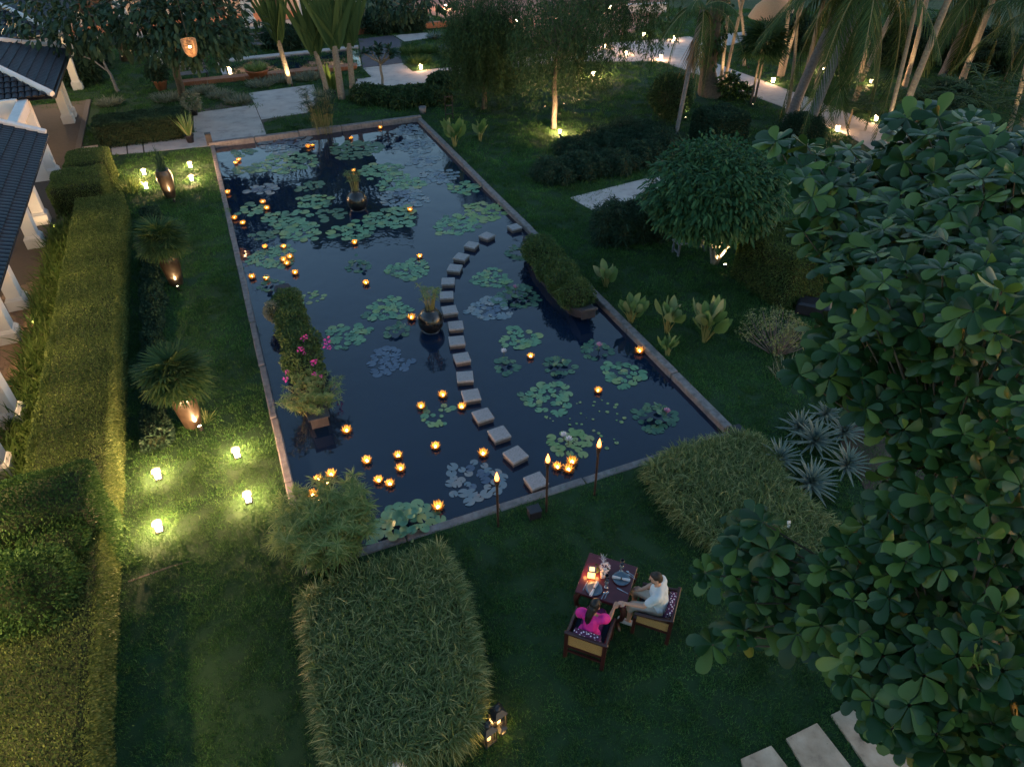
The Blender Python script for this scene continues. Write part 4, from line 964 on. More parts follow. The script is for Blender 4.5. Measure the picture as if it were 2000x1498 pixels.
# spurge bush with pale heads
P = g(1520, 690); t = thing('spurge_bush', 'open grey stemmed bush with pale yellow green flower heads', 'bush', P); mb = MB(); pk = []
for k in range(85):
    a = rng.uniform(0, 6.283); r = .85 * math.sqrt(rng.random()); top = np.array([r * math.cos(a) * 1.1 - .1, r * math.sin(a) + .25, rng.uniform(.45, .95) * (1.1 - .4 * r)])
    mb.tube([(top[0] * .25, top[1] * .25, 0), tuple(top * np.array([.7, .7, .55])), tuple(top)], [.012, .009, .006], 4, False)
    if r > .25 or k % 3: Q, N = ell_pts(top, (.085, .085, .06), 26); pk.append(surf_leaves(Q, N, .06, .45, .7))
part('stems', mb.mesh('stems', MAT['twig_grey']), t); part('flower_heads', lmesh('flower_heads', pk, MAT['spurge']), t)
P = g(1545, 735); tuft_plant('grey_herb', 'grey thin stemmed herb at the lawn edge below the spurge bush', 'herb', P, 120, .45, .014, 'silver_leaf', .8, .1, .45)
# striped agave rosettes
def agave_material():
    m = bpy.data.materials['agave_leaf'].copy(); m.name = 'agave_edge'; return m
leafmat('agave_edge', (.20, .24, .17), (.27, .30, .21), None, .5, .1)
AG = lmesh('leaf', [blades(np.zeros((1, 3)), np.array([[0, 1., .0]]), .52, .060, [(0, .9), (.3, 1), (.7, .75), (1, .04)], .18, side=np.array([[1., 0, 0]]), fold=.18)], MAT['agave_leaf'])
AGE = lmesh('leaf_edge', [blades(np.array([[s * .026, 0, .008]]), np.array([[-s * .042, 1., .012]]), .50, .010, [(0, 1), (.6, 1), (1, .2)], .18, side=np.array([[1., 0, .3 * s]])) for s in (-1, 1)], MAT['agave_edge'])
def agave(x, y, label, s=1.0):
    P = g(x, y, .25); t = thing('striped_agave', label, 'agave', (P[0], P[1], .08), random.random() * 6, 'striped agave rosettes')
    n = 46
    for k in range(n):
        e = .05 + 1.35 * (k / n) ** 1.15; M = Matrix.Rotation(k * 2.39996, 4, 'Z') @ Matrix.Rotation(e, 4, 'X')
        o = part('leaf', AG, t, (0, 0, .04 + .14 * k / n), M.to_euler(), s * random.uniform(.88, 1.1) * (1 - .25 * (k / n) ** 3)); part('leaf_edge', AGE, o)
for a in ((1585, 940, 'striped agave rosette nearest the camera side of its group', 1.15), (1522, 893, 'striped agave rosette leftmost of its group', 1.0), (1592, 858, 'striped agave rosette in the centre of its group', 1.15), (1562, 832, 'striped agave rosette at the upper left of its group', .95),
          (1655, 905, 'striped agave rosette at the right below the centre one', 1.0), (1650, 840, 'striped agave rosette at the upper right of its group', 1.0), (1615, 805, 'striped agave rosette at the very top of its group', .9)): agave(*a)
struct('planting_bed', slab_poly([(1640, 860), (1700, 800), (2050, 780), (2050, 1100), (1820, 1060), (1690, 960)], -.05, .02, 'mulch', name='planting_bed'))
tag(part('dark_cushion', MB().box((0, 0, .2), (.9, .55, .4), bev=.06).mesh('cushion', MAT['black_box']), None, g(1585, 612), (0, 0, -.4)), 'dark blue box shaped seat half hidden behind the spurge bush', 'seat')

# ------------------------------------------------------------------ clipped beds of long leaved grass
def grass_bed(pts, h, label, dens=620, L=(.17, .36)):
    Pq = [g(x, y, h * .9)[:2] for x, y in pts]; xs = [p[0] for p in Pq]; ys = [p[1] for p in Pq]
    A = (max(xs) - min(xs)) * (max(ys) - min(ys)); n = int(A * dens)
    X = rng.uniform(min(xs), max(xs), n); Y = rng.uniform(min(ys), max(ys), n); m = in_poly(X, Y, Pq); X, Y = X[m], Y[m]; n = len(X)
    hz = h * (.82 + .1 * np.sin(X * 2.2) * np.cos(Y * 1.7 + 1)) + rng.normal(0, .03, n)
    B = np.stack([X, Y, hz - rng.uniform(0, .14, n)], -1); D = unit(np.stack([rng.normal(0, .8, n), rng.normal(0, .8, n), rng.uniform(.5, 1.1, n)], -1))
    pk = [blades(B, D, rng.uniform(*L, n), rng.uniform(.010, .018, n), STRAP, rng.uniform(.1, .7, n))]
    k = int(n * .20); e = rng.integers(0, len(Pq), k); tt = rng.random(k); a = np.array(Pq)[e]; b = np.array(Pq)[(e + 1) % len(Pq)]; Q = a + (b - a) * tt[:, None]
    cen = np.mean(Pq, 0); nrm = np.stack([(b - a)[:, 1], -(b - a)[:, 0]], -1); nrm = unit(nrm); nrm *= np.sign(((Q - cen) * nrm).sum(1))[:, None]
    B = np.concatenate([Q - nrm * .05, rng.uniform(.02, h * .95, k)[:, None]], 1); D = unit(np.concatenate([nrm + rng.normal(0, .5, (k, 2)), rng.uniform(.2, 1.0, k)[:, None]], 1))
    pk.append(blades(B, D, rng.uniform(*L, k), rng.uniform(.010, .018, k), STRAP, rng.uniform(.2, .8, k)))
    t = thing('grass_bed', label, 'grass bed', (*cen, 0)); sh = np.array([cen[0], cen[1], 0])
    pk = [(v - sh, f, a_) for v, f, a_ in pk]
    part('leaf_blades', lmesh('leaf_blades', pk, MAT['bamboo_grass']), t, kind='stuff')
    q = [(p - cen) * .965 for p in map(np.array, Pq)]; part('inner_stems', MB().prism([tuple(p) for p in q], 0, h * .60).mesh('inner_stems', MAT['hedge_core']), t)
grass_bed([(592, 1158), (700, 1108), (858, 1062), (900, 1150), (932, 1290), (932, 1392), (880, 1455), (650, 1500), (615, 1350)], .55, 'clipped block of long leaved grass in front of the near pond edge', 2100)
grass_bed([(1262, 908), (1330, 872), (1440, 842), (1492, 856), (1545, 950), (1640, 1030), (1675, 1090), (1600, 1120), (1430, 1085), (1330, 1000)], .45, 'clipped block of long leaved grass at the near right pond corner', 1900)
tag(part('plant_marker', MB().box((0, 0, .06), (.07, .015, .14), bev=.004).mesh('marker', MAT['white_trim']), None, g(1540, 1030, .42), (-.5, .2, .3)), 'small white marker lying on the right grass bed', 'marker')
P = g(772, 1502, .15); t = thing('pale_boulders', 'pale rounded stone half hidden at the foot of the near grass bed', 'stone', (P[0], P[1], 0))
part('stone', MB().ball((0, 0, .14), (.17, .14, .2), 14, 10).mesh('stone', MAT['white_trim']), t); part('stone', MB().ball((-.2, -.06, .06), (.12, .1, .12), 12, 8).mesh('stone', MAT['white_trim']), t)
# candle lanterns beside the grass bed
def candle_lantern(x, y, w, h, label, watts):
    t = thing('candle_lantern', label, 'lantern', g(x, y), YAW + .25, 'black candle lanterns by the grass bed'); r = w / 2
    part('base', MB().box((0, 0, .015), (w + .03, w + .03, .03), bev=.005).mesh('base', MAT['black_metal']), t)
    for a in (-1, 1):
        for b in (-1, 1): part('post', MB().box((a * r, b * r, h * .36), (.02, .02, h * .68)).mesh('post', MAT['black_metal']), t)
    part('roof', MB().box((0, 0, h * .78), (w + .05, w + .05, h * .16), taper=.45).mesh('roof', MAT['black_metal']), t)
    part('cap', MB().lathe([(w * .3, h * .86), (w * .3, h * .93), (w * .2, h * .97), (.001, h * .98)], 12).mesh('cap', MAT['black_metal']), t)
    part('handle', MB().tube([(math.cos(a) * w * .32, 0, h * .93 + math.sin(a) * w * .5) for a in np.linspace(0, math.pi, 9)], .007, 5).mesh('handle', MAT['black_metal']), t)
    part('candle', MB().lathe([(.001, .03), (w * .24, .03), (w * .24, h * .48), (.001, h * .48)], 12).mesh('candle', MAT['wax']), t)
    part('flame', MB().lathe([(.001, h * .49), (.012, h * .51), (.008, h * .55), (.001, h * .58)], 8).mesh('flame', MAT['flame']), t)
    lamp(t, (0, 0, h * .62), watts, (1, .55, .16), .03)
candle_lantern(972, 1412, .18, .50, 'tall black lantern with candle, farther of two at the grass bed', 4)
candle_lantern(953, 1443, .18, .48, 'tall black lantern with candle, nearer of two at the grass bed', 4)
candle_lantern(980, 1428, .09, .2, 'tiny black lantern with candle on the grass beside the tall two', 5)
lantern(1927, 1421, 'small lantern on the stone slab under the large leaf tree', 2.5, 1.1); lantern(1478, 1212, 'small lantern glowing under the lowest branch of the large leaf tree', .5, .7)

# ------------------------------------------------------------------ palms by the curved walk
def frond_mesh(L=3.6, n=46, droop=.55, lw=.9, seed=0, material='palm_leaf', lt=.035):
    r = np.random.default_rng(seed); t = np.linspace(.12, 1, n)
    C = np.stack([np.zeros(n), L * t * (1 - .15 * t), L * (.28 * t - droop * t * t * 1.25)], -1)
    T = unit(np.gradient(C, axis=0)); pk = []
    for s in (-1, 1):
        D = unit(np.array([s * 1., 0, 0]) * (1.0 - .3 * t)[:, None] + T * (.35 + .7 * t)[:, None] + np.array([0, 0, -.45]) + r.normal(0, .08, (n, 3)))
        ll = lw * np.sin(np.pi * np.clip(t * .9 + .08, 0, 1)) ** .6 * r.uniform(.85, 1.1, n)
        pk.append(blades(C, D, ll, lt, [(0, .6), (.3, 1), (.7, .7), (1, .1)], .45, side=unit(np.cross(D, np.array([0, 0, 1.]) + T * .6))))
    me = lmesh('frond', pk, MAT[material])
    return me, C
FR = [frond_mesh(4.0, 60, .50, .95, 1), frond_mesh(4.0, 60, .85, .9, 2), frond_mesh(4.0, 60, 1.25, .85, 3)]
def rachis_mesh(C): return MB().tube([(0, 0, 0)] + [tuple(c) for c in C[::5]] + [tuple(C[-1])], [.045] + [.035 - .028 * k / 12 for k in range(len(C[::5]))] + [.006], 6).mesh('rachis', MAT['stem'])
RA = [rachis_mesh(c) for _, c in FR]
def feather_palm(pts, r0, r1, label, s=1.0, n=16, barkm='blue_bark', group='coconut palms by the curved walk', start=0.0, name='coconut_palm', hang=0):
    """pts: trunk path as (measured x, y) of the foot, then the lean of the head and its height"""
    (x, y), (dx, dy), h = pts; P = g(x, y); t = thing(name, label, 'palm', P, 0, group); top = np.array([dx, dy, h]); path = []
    for k in range(9): q = k / 8; path.append((dx * q ** 1.4, dy * q ** 1.4, -.1 + (h + .1) * q))
    rad = [r0 * (1.35 if k == 0 else 1) * (1 - q) + r1 * q for k, q in enumerate(np.linspace(0, 1, 9))]
    tr = part('trunk', MB().tube(path, rad, 10).mesh('trunk', MAT[barkm]), t)
    rings = MB()
    for k in range(1, int(h / .22)):
        q = k * .22 / h; rr = r0 * (1 - q) + r1 * q; c = (dx * q ** 1.4, dy * q ** 1.4, k * .22)
        rings.lathe([(rr * 1.0, -.012), (rr * 1.07, 0), (rr * 1.0, .012)], 10, Matrix.Translation(c))
    part('leaf_scars', rings.mesh('leaf_scars', MAT[barkm]), tr, kind='stuff')
    for k in range(n):
        j = 0 if k < n * .4 else (1 if k < n * .75 else 2); a = start + k * 2.39996
        tilt = (.55 if j == 0 else (.15 if j == 1 else -.25)) + random.uniform(-.12, .12)
        M = Matrix.Rotation(a, 4, 'Z') @ Matrix.Rotation(tilt, 4, 'X')
        f = part('frond', FR[j][0], t, top, M.to_euler(), s * random.uniform(.85, 1.1)); part('rachis', RA[j], f)
    for k in range(hang):
        M = Matrix.Rotation(start + 2.1 * k + 3.4, 4, 'Z') @ Matrix.Rotation(-.75, 4, 'X'); f = part('frond', FR[2][0], t, top, M.to_euler(), s * .95); part('rachis', RA[2], f)
    return t
def slim(x, y, tx, ty, h, r, label, s=.62, n=9, **k):
    """slim palm: foot at (x, y); the trunk passes (tx, ty) on the photograph at height high()"""
    P = g(x, y); hh = high(x, y, ty); Q = px(P + np.array([0, 0, hh])); sh = (tx - Q[0]) * mpp(P + np.array([0, 0, hh])) / max(hh, .5)
    h += 3.0
    return feather_palm(((x, y), (sh * h, .0), h), r, r * .75, label, s, n, 'pale_bark', **k)
SG = 'slim uplit palms'
for a in ((1406, 172, 1415, 48, 7.0, .085, 'slim uplit palm at the walk, leftmost trunk of its pair'), (1414, 166, 1442, 52, 7.4, .085, 'slim uplit palm leaning right out of the leftmost pair'), (1454, 130, 1442, 70, 6.0, .08, 'slim palm leaning left beyond the walk'),
          (1522, 150, 1528, 90, 7.0, .11, 'upright uplit palm beyond the walk left of the coconut trunks'), (1527, 149, 1541, 104, 7.2, .10, 'leaning uplit palm sharing a foot with the upright one beyond the walk'), (1538, 220, 1544, 104, 7.5, .075, 'thin palm trunk just left of the thick coconut trunk'),
          (1552, 234, 1566, 176, 6.5, .10, 'brightly uplit slim palm between the two thick coconut trunks'), (1678, 153, 1694, 84, 6.5, .11, 'slim palm on the lit lawn beyond the walk'), (1668, 198, 1714, 104, 6.5, .12, 'strongly leaning palm rising behind the dark low palm'),
          (1720, 292, 1766, 85, 8.0, .085, 'long thin palm trunk at the near edge of the walk, left of two'), (1737, 292, 1818, 94, 8.0, .14, 'thicker leaning palm trunk at the near edge of the walk, right of two'), (1766, 172, 1785, 88, 7.0, .12, 'palm trunk in the dark behind the leaning pair'),
          (1873, 172, 1919, 52, 6.0, .16, 'pale forked palm trunk at the far right'), (1967, 263, 1975, 225, 4.5, .10, 'short palm trunk at the right edge of the view, left one'), (1987, 266, 1999, 225, 4.5, .10, 'short palm trunk at the right edge of the view, right one'),
          (1592, 175, 1606, 118, 6.5, .09, 'slim uplit trunk glimpsed right of the thick coconut trunks')): slim(*a, group=SG, start=random.random() * 6)
feather_palm(((1540, 242), (1.3, .2, ), high(1540, 242, -25)), .24, .17, 'thick coconut palm with hanging fronds, left one of two in front of the walk', 1.0, 16, start=.5, hang=3)
feather_palm(((1570, 275), (.9, -.2), high(1570, 275, -40)), .22, .16, 'thick coconut palm, right one of two in front of the walk', 1.05, 16, start=2.5, hang=3)
feather_palm(((1640, 120), (.3, 0), high(1640, 120, -30)), .2, .16, 'coconut palm behind the walk with fronds hanging into view', 1.05, 16, start=1.5, hang=2)
feather_palm(((1840, 150), (.2, -.4), high(1840, 150, -20)), .2, .16, 'coconut palm at the far right with a dark drooping crown', 1.05, 18, start=3.5, hang=3)
feather_palm(((1990, 200), (.0, -.6), high(1990, 200, 20)), .2, .16, 'coconut palm partly outside the right edge of the view', 1.0, 16, start=4.5, hang=2)
# areca like palm with dead skirt
pa = feather_palm(((1316, 290), (.35, .1), high(1316, 290, 20)), .085, .10, 'slim grey palm with brown dead skirt in front of the ball topiary', .52, 12, 'blue_bark', None, .3, 'areca_palm')
DRY = lmesh('dead_leaves', [blades(np.stack([np.zeros(60), np.zeros(60), rng.uniform(-.5, .3, 60)], -1), unit(np.stack([rng.normal(0, .3, 60), rng.normal(0, .3, 60), -np.ones(60)], -1)), rng.uniform(.7, 1.7, 60), .05, STRAP, .1)], MAT['dry_frond'])
part('dead_leaves', DRY, pa, (.28, .08, high(1316, 290, 70)))
# stocky fan palm beside the walk
def stem_fan(x, y, top, label, s=1.5, n=40, h=None):
    P = g(x, y); hh = h or high(x, y, top); t = fan_palm(P + np.array([0, 0, 0]), label, s, n, -.35, 'fan_palm', None, hh); return t
stem_fan(1466, 203, 95, 'dense dark fan palm crown on a slim uplit trunk by the walk', 1.7); stem_fan(1473, 203, 95, 'fan palm on the leaning one of two slim trunks by the walk', 1.5, 24, 2.9)
def rosette_palm(x, y, z, r, n, label, material='palm_leaf'):
    P = g(x, y); t = thing('low_palm', label, 'palm', P); az = np.arange(n) * 2.4; e = np.linspace(.05, 1.1, n); pk = []
    for a, b in zip(az, e):
        m = 16; tt = np.linspace(.15, 1, m); dd = np.array([math.cos(a) * math.cos(b), math.sin(a) * math.cos(b), math.sin(b)]); C = np.array([0, 0, z]) + dd * (tt * r)[:, None]; C[:, 2] -= .35 * r * tt ** 2
        for s in (-1, 1):
            sd = np.array([-math.sin(a), math.cos(a), 0]) * s; D = unit(sd + dd * .8 + np.array([0, 0, -.2]) + rng.normal(0, .1, (m, 3))); pk.append(blades(C, D, r * .34 * np.sin(np.pi * (.1 + .85 * tt)), .05, SPEAR, .3))
    part('leaf', lmesh('leaves', pk, MAT[material]), t); part('stem', MB().tube([(0, 0, -.05), (0, 0, z)], .05, 7).mesh('stem', MAT['bark']), t)
rosette_palm(1655, 252, .9, 1.5, 16, 'low dark feathery palm at the near edge of the walk'); rosette_palm(1697, 205, 1.0, 1.4, 16, 'low dark feathery palm behind the walk with a lamp glowing through')
rosette_palm(1790, 240, .9, 2.2, 18, 'big dark low palm at the right end of the walk'); rosette_palm(1905, 290, 1.6, 3.2, 24, 'large dark drooping palm above the large leaf tree'); rosette_palm(1960, 160, 1.5, 2.6, 20, 'yellowish palm in the far right darkness', 'palm_leaf'); rosette_palm(1820, 110, 1.4, 2.2, 18, 'shadowy palm among the far right trunks')
bush('leafy_shrub', 'small dark leafed shrub in front of a walk lantern', 'shrub', [(g(1425, 165, .75), (.6, .6, .55)), (g(1450, 180, .4), (.55, .5, .4))], 160, .22, 'tree_leaf', .4, core=False, loose=1.0, inner=.3)
# big tree trunk with climbers
P = g(1375, 186); t = thing('old_tree', 'massive dark tree trunk wrapped in climbers beside the ball topiary', 'tree', P); hh = high(1375, 186, -30)
part('trunk', MB().tube([(.5, -.1, -.1), (.15, 0, .35), (0, 0, 1.2), (-.1, 0, hh * .6), (0, 0, hh)], [.85, .55, .40, .36, .3], 14).mesh('trunk', MAT['bark']), t)
pk, K = crown((0, 0, hh * .62), (.75, .75, hh * .34), 90, 10, .22, .5, .3, .5); part('climber', lmesh('climber', pk, MAT['palm_leaf']), t)
pk, K = crown((.2, .5, hh + 1.0), (2.6, 2.6, 1.4), 160, 14, .2, .5, .5, .4); part('crown', lmesh('crown', pk, MAT['dark_leaf']), t)
# lanterns along the walk and uplights
for x, y, l, w in ((1290, 118, 'walk lantern at the junction left of the slim palm', 16), (1317, 80, 'walk lantern behind the slim palm', 14), (1257, 72, 'walk lantern far beyond the hanging tree branches', 14), (1182, 95, 'walk lantern seen through the hanging tree, left one', 14), (1222, 108, 'walk lantern seen through the hanging tree, right one', 14),
                   (1440, 172, 'walk lantern behind the small dark shrub', 16), (1509, 163, 'walk lantern on the far side of the curved walk, left one', 22), (1710, 238, 'walk lantern on the far side of the curved walk, right one', 22), (1634, 258, 'walk lantern hidden by the low palm on the near side', 16), (822, 137, 'walk lantern on the grass corner left of the hanging tree', 22)): lantern(x, y, l, w * .5, 1.25, 'lanterns along the curved walk')
for x, y, l, w in ((1410, 178, 'spot lamp at the foot of the leftmost uplit palm pair', 60), (1461, 136, 'spot lamp at the foot of the short trunks beyond the walk', 60), (1469, 210, 'spot lamp at the foot of the dark fan palm', 70), (1524, 157, 'spot lamp at the foot of the uplit pair beyond the walk', 90), (1556, 241, 'spot lamp at the foot of the brightly lit palm between coconut trunks', 110),
                   (1672, 206, 'spot lamp glowing through the low palms behind the walk', 90), (1733, 300, 'spot lamp at the foot of the long thin palms', 90), (1870, 180, 'spot lamp at the foot of the forked palm at far right', 70), (1770, 180, 'spot lamp behind the leaning palm pair', 60), (1977, 275, 'spot lamp at the foot of the short trunks by the right edge', 60), (1338, 236, 'spot lamp under the ball topiary', 70), (1345, 160, 'spot lamp behind the old tree trunk', 60)): ground_spot(x, y, l, (.03, .12, 1), w * 1.6, 58)
for x, y, l, w in ((1608, 140, 'added lantern lighting the lawn beyond the walk, left one', 16), (1700, 165, 'added lantern lighting the lawn beyond the walk, right one', 18)): lantern(x, y, l, w, 1.1, 'added lawn lanterns beyond the walk')  # both lanterns are additions, put in to brighten the grass here
for a in ((1560, 70, 46, 1.3, 'dark bush far behind the coconut trunks, leftmost'), (1650, 62, 50, 1.5, 'dark bush far behind the lit lawn, left one'), (1745, 95, 50, 1.4, 'dark bush far behind the lit lawn, right one'), (1840, 85, 55, 1.6, 'dark bush under the far right coconut palm'), (1935, 105, 55, 1.5, 'dark bush at the far right edge of the garden'), (1850, 205, 46, 1.1, 'dark bush right of the walk end')): low_shrub(*a, material='dark_leaf', group='dark bushes at the far right', size=.3)

# ------------------------------------------------------------------ dinner table
TZ = .75
FL_, FR_, BR_, BL_ = (g(x, y, TZ) for x, y in ((1119, 1154), (1220, 1183), (1248, 1110), (1155, 1078)))
tex = unit(FR_ - FL_ + BR_ - BL_); tc = (FL_ + FR_ + BR_ + BL_) / 4; TA = math.atan2(tex[1], tex[0]); tey = np.array([-tex[1], tex[0], 0])
TW = .86
tb = thing('dining_table', 'square dark red wooden table set for dinner on the lawn', 'table', (tc[0], tc[1], 0), TA)
part('table_top', MB().box((0, 0, TZ - .022), (TW, TW, .044), bev=.012).mesh('table_top', MAT['rosewood']), tb)
part('apron', MB().box((0, 0, TZ - .10), (TW - .12, TW - .12, .11)).mesh('apron', MAT['dark_rosewood']), tb)
for a in (-1, 1):
    for b in (-1, 1):
        k = TW / 2 - .07; q = [(a * (k - .02), b * (k - .02), .70), (a * (k + .05), b * (k + .05), .56), (a * (k + .03), b * (k + .03), .34), (a * (k - .05), b * (k - .05), .12), (a * (k + .01), b * (k + .01), .03), (a * (k + .03), b * (k + .03), -.01)]
        part('leg', MB().tube(q, [.05, .052, .04, .03, .036, .03], 8).mesh('leg', MAT['dark_rosewood']), tb)

# ------------------------------------------------------------------ arm chairs
m, nt, p, o = nodes('cane'); MAT['cane'] = m; p.inputs['Roughness'].default_value = .6
tcn = nt.nodes.new('ShaderNodeTexCoord'); bk = nt.nodes.new('ShaderNodeTexChecker'); bk.inputs['Scale'].default_value = 90; bk.inputs['Color1'].default_value = (.40, .25, .09, 1); bk.inputs['Color2'].default_value = (.22, .13, .05, 1)
nt.links.new(tcn.outputs['Object'], bk.inputs['Vector']); nt.links.new(bk.outputs[0], p.inputs['Base Color'])
m, nt, p, o = nodes('floral_cloth'); MAT['floral_cloth'] = m; p.inputs['Roughness'].default_value = .9
vo = nt.nodes.new('ShaderNodeTexVoronoi'); vo.inputs['Scale'].default_value = 26; tcn = nt.nodes.new('ShaderNodeTexCoord'); nt.links.new(tcn.outputs['Object'], vo.inputs['Vector'])
nt.links.new(ramp(nt, vo.outputs['Distance'], [(.0, (.72, .68, .74)), (.30, (.62, .56, .66)), (.38, (.07, .012, .06)), (1, (.05, .01, .045))]), p.inputs['Base Color'])
def armchair(corners, face, label):
    c = np.mean([g(x, y, .66) for x, y in corners], 0); rz = math.atan2(face[1], face[0]) - math.pi / 2
    t = thing('armchair', label, 'chair', (c[0], c[1], 0), rz, 'cane armchairs at the table'); w, d = .31, .29; wd = 'dark_rosewood'
    for a in (-1, 1):
        part('leg', MB().box((a * w, d, .235), (.055, .055, .47), taper=.95).mesh('leg', MAT[wd]), t); part('leg', MB().box((a * w, -d, .34), (.06, .06, .68)).mesh('leg', MAT[wd]), t)
        part('armrest', MB().tube([(a * w, -d, .665), (a * w, -.05, .60), (a * w, d + .02, .55)], [.032, .034, .03], 8).mesh('armrest', MAT[wd]), t)
        part('side_panel', MB().box((a * w, 0, .455), (.018, 2 * d - .06, .20)).mesh('side_panel', MAT['cane']), t)
        part('side_rail', MB().box((a * w, 0, .33), (.04, 2 * d - .05, .05)).mesh('side_rail', MAT[wd]), t)
    part('back_rail', MB().box((0, -d, .69), (2 * w + .09, .06, .055), bev=.012).mesh('back_rail', MAT[wd]), t)
    part('back_panel', MB().box((0, -d - .004, .52), (2 * w - .06, .018, .28)).mesh('back_panel', MAT['cane']), t)
    part('back_rail', MB().box((0, -d, .35), (2 * w - .05, .045, .06)).mesh('back_rail', MAT[wd]), t)
    part('stretcher', MB().box((0, -d, .20), (2 * w - .05, .03, .04)).mesh('stretcher', MAT[wd]), t)
    part('seat_frame', MB().box((0, 0, .345), (2 * w - .06, 2 * d - .05, .05)).mesh('seat_frame', MAT[wd]), t)
    part('seat_cushion', MB().box((0, .01, .405), (2 * w - .09, 2 * d - .07, .07), bev=.03).mesh('seat_cushion', MAT['cushion_navy']), t)
    pl = thing('throw_pillow', 'floral purple and white pillow against the back of the ' + ('near' if 'woman' in label else 'right') + ' armchair', 'pillow', (c[0], c[1], 0), rz, 'floral pillows')
    part('cover', MB().box((0, 0, 0), (.44, .11, .32), bev=.05, M=Matrix.Translation((0, -d + .09, .585)) @ Matrix.Rotation(.18, 4, 'X')).mesh('cover', MAT['floral_cloth']), pl)
    return t
chW = armchair([(1111, 1230), (1178, 1255), (1199, 1208), (1130, 1188)], tey, 'dark cane backed armchair in which the woman in pink sits')
chM = armchair([(1327, 1152), (1305, 1208), (1240, 1190), (1268, 1140)], -tex, 'dark cane sided armchair in which the man in the pale shirt sits')

# ------------------------------------------------------------------ two people holding hands
mat('skin', (.52, .30, .21), (.48, .27, .19), 8, .55, bmp=.03); mat('skin_tan', (.42, .23, .15), (.38, .20, .13), 8, .55, bmp=.03)
mat('hair_black', (.008, .006, .006), (.014, .010, .009), 60, .45, bmp=.4, bscale=120); mat('hair_brown', (.022, .014, .010), (.034, .022, .015), 60, .55, bmp=.4, bscale=120)
mat('shirt_pale', (.55, .60, .62), (.48, .53, .55), 7, .85, bmp=.35, bscale=12); mat('dress_pink', (.66, .02, .26), (.56, .015, .24), 7, .75, bmp=.4, bscale=14); mat('skirt_plum', (.12, .01, .09), (.09, .01, .07), 7, .8, bmp=.3)
mat('shorts', (.50, .43, .36), (.42, .36, .30), 7, .85, bmp=.3); mat('shoe_white', (.55, .52, .5), None, 9, .7); mat('eye_dark', (.01, .008, .008), None, 5, .2); mat('lips', (.34, .10, .09), None, 5, .5)
def shell(name, mb, material, parent, voxel=.006, smooth=4, fac=.5):
    o = part(name, mb.mesh(name, MAT[material]), parent); r = o.modifiers.new('union', 'REMESH'); r.mode = 'VOXEL'; r.voxel_size = voxel; r.use_smooth_shade = True
    s = o.modifiers.new('soft', 'SMOOTH'); s.factor = fac; s.iterations = smooth; return o
def cap(mb, pts, rad):
    mb.tube(pts, rad, 10)
    for q, r in zip(pts, rad): mb.ball(tuple(q), r, 10, 8)
V = lambda *a: Vector(a)
def hand(mb, wrist, d, nrm, curl=.5, s=1.0, thumb=1):
    """palm, four fingers and a thumb; d points along the hand, nrm out of its back"""
    d = d.normalized(); nrm = (nrm - d * nrm.dot(d)).normalized(); sd = d.cross(nrm) * thumb
    cap(mb, [wrist, wrist + d * .045 * s], [.026 * s, .032 * s])
    for k, (o, L) in enumerate(((-.027, .062), (-.009, .076), (.009, .072), (.026, .056))):
        b = wrist + d * .07 * s + sd * (-o) * s; m_ = b + (d - nrm * .35 * curl).normalized() * L * .55 * s; e = m_ + (d - nrm * 1.5 * curl).normalized() * L * .5 * s
        cap(mb, [wrist + d * .04 * s + sd * (-o * .8) * s, b, m_, e], [.017 * s, .0125 * s, .0105 * s, .008 * s])
    b = wrist + d * .025 * s + sd * .026 * s; cap(mb, [b, b + (d * .6 + sd * .7).normalized() * .035 * s, b + (d * .9 + sd * .45 - nrm * .3).normalized() * .068 * s], [.017 * s, .013 * s, .009 * s])
def head(mb, c, fwd, up, s=1.0):
    fwd = fwd.normalized(); rt = fwd.cross(up).normalized(); up = rt.cross(fwd).normalized(); M = Matrix((rt, fwd, up)).transposed().to_4x4(); M.translation = c
    mb.ball((0, 0, .018 * s), (.074 * s, .093 * s, .098 * s), 16, 12, M); mb.ball((0, .022 * s, -.045 * s), (.056 * s, .066 * s, .062 * s), 14, 10, M); mb.ball((0, .062 * s, -.085 * s), (.026 * s, .022 * s, .022 * s), 10, 8, M)
    mb.tube([(0, .088 * s, .028 * s), (0, .104 * s, -.004 * s), (0, .100 * s, -.022 * s)], [.009 * s, .013 * s, .012 * s], 8, True, M); mb.ball((0, .106 * s, -.016 * s), .014 * s, 8, 6, M)
    mb.ball((0, .083 * s, .030 * s), (.046 * s, .012 * s, .010 * s), 10, 6, M)
    for a in (-1, 1): mb.ball((a * .074 * s, -.008 * s, -.004 * s), (.011 * s, .022 * s, .032 * s), 8, 8, M)
    return M
def face_bits(parent, M, s=1.0):
    for a in (-1, 1): part('eye', MB().ball((a * .030 * s, .086 * s, .014 * s), (.013 * s, .006 * s, .008 * s), 8, 6, M).mesh('eye', MAT['eye_dark']), parent)
    for a in (-1, 1): part('eyebrow', MB().ball((a * .031 * s, .091 * s, .034 * s), (.020 * s, .005 * s, .005 * s), 8, 6, M).mesh('eyebrow', MAT['hair_brown']), parent)
    part('mouth', MB().ball((0, .085 * s, -.050 * s), (.022 * s, .006 * s, .007 * s), 8, 6, M).mesh('mouth', MAT['lips']), parent)
HOLD = g(1207, 1176, .80)          # where the two hands meet
def local(t, P): t_ = Matrix.Translation(t.location) @ Matrix.Rotation(t.rotation_euler[2], 4, 'Z'); return t_.inverted() @ Vector([float(c) for c in P])
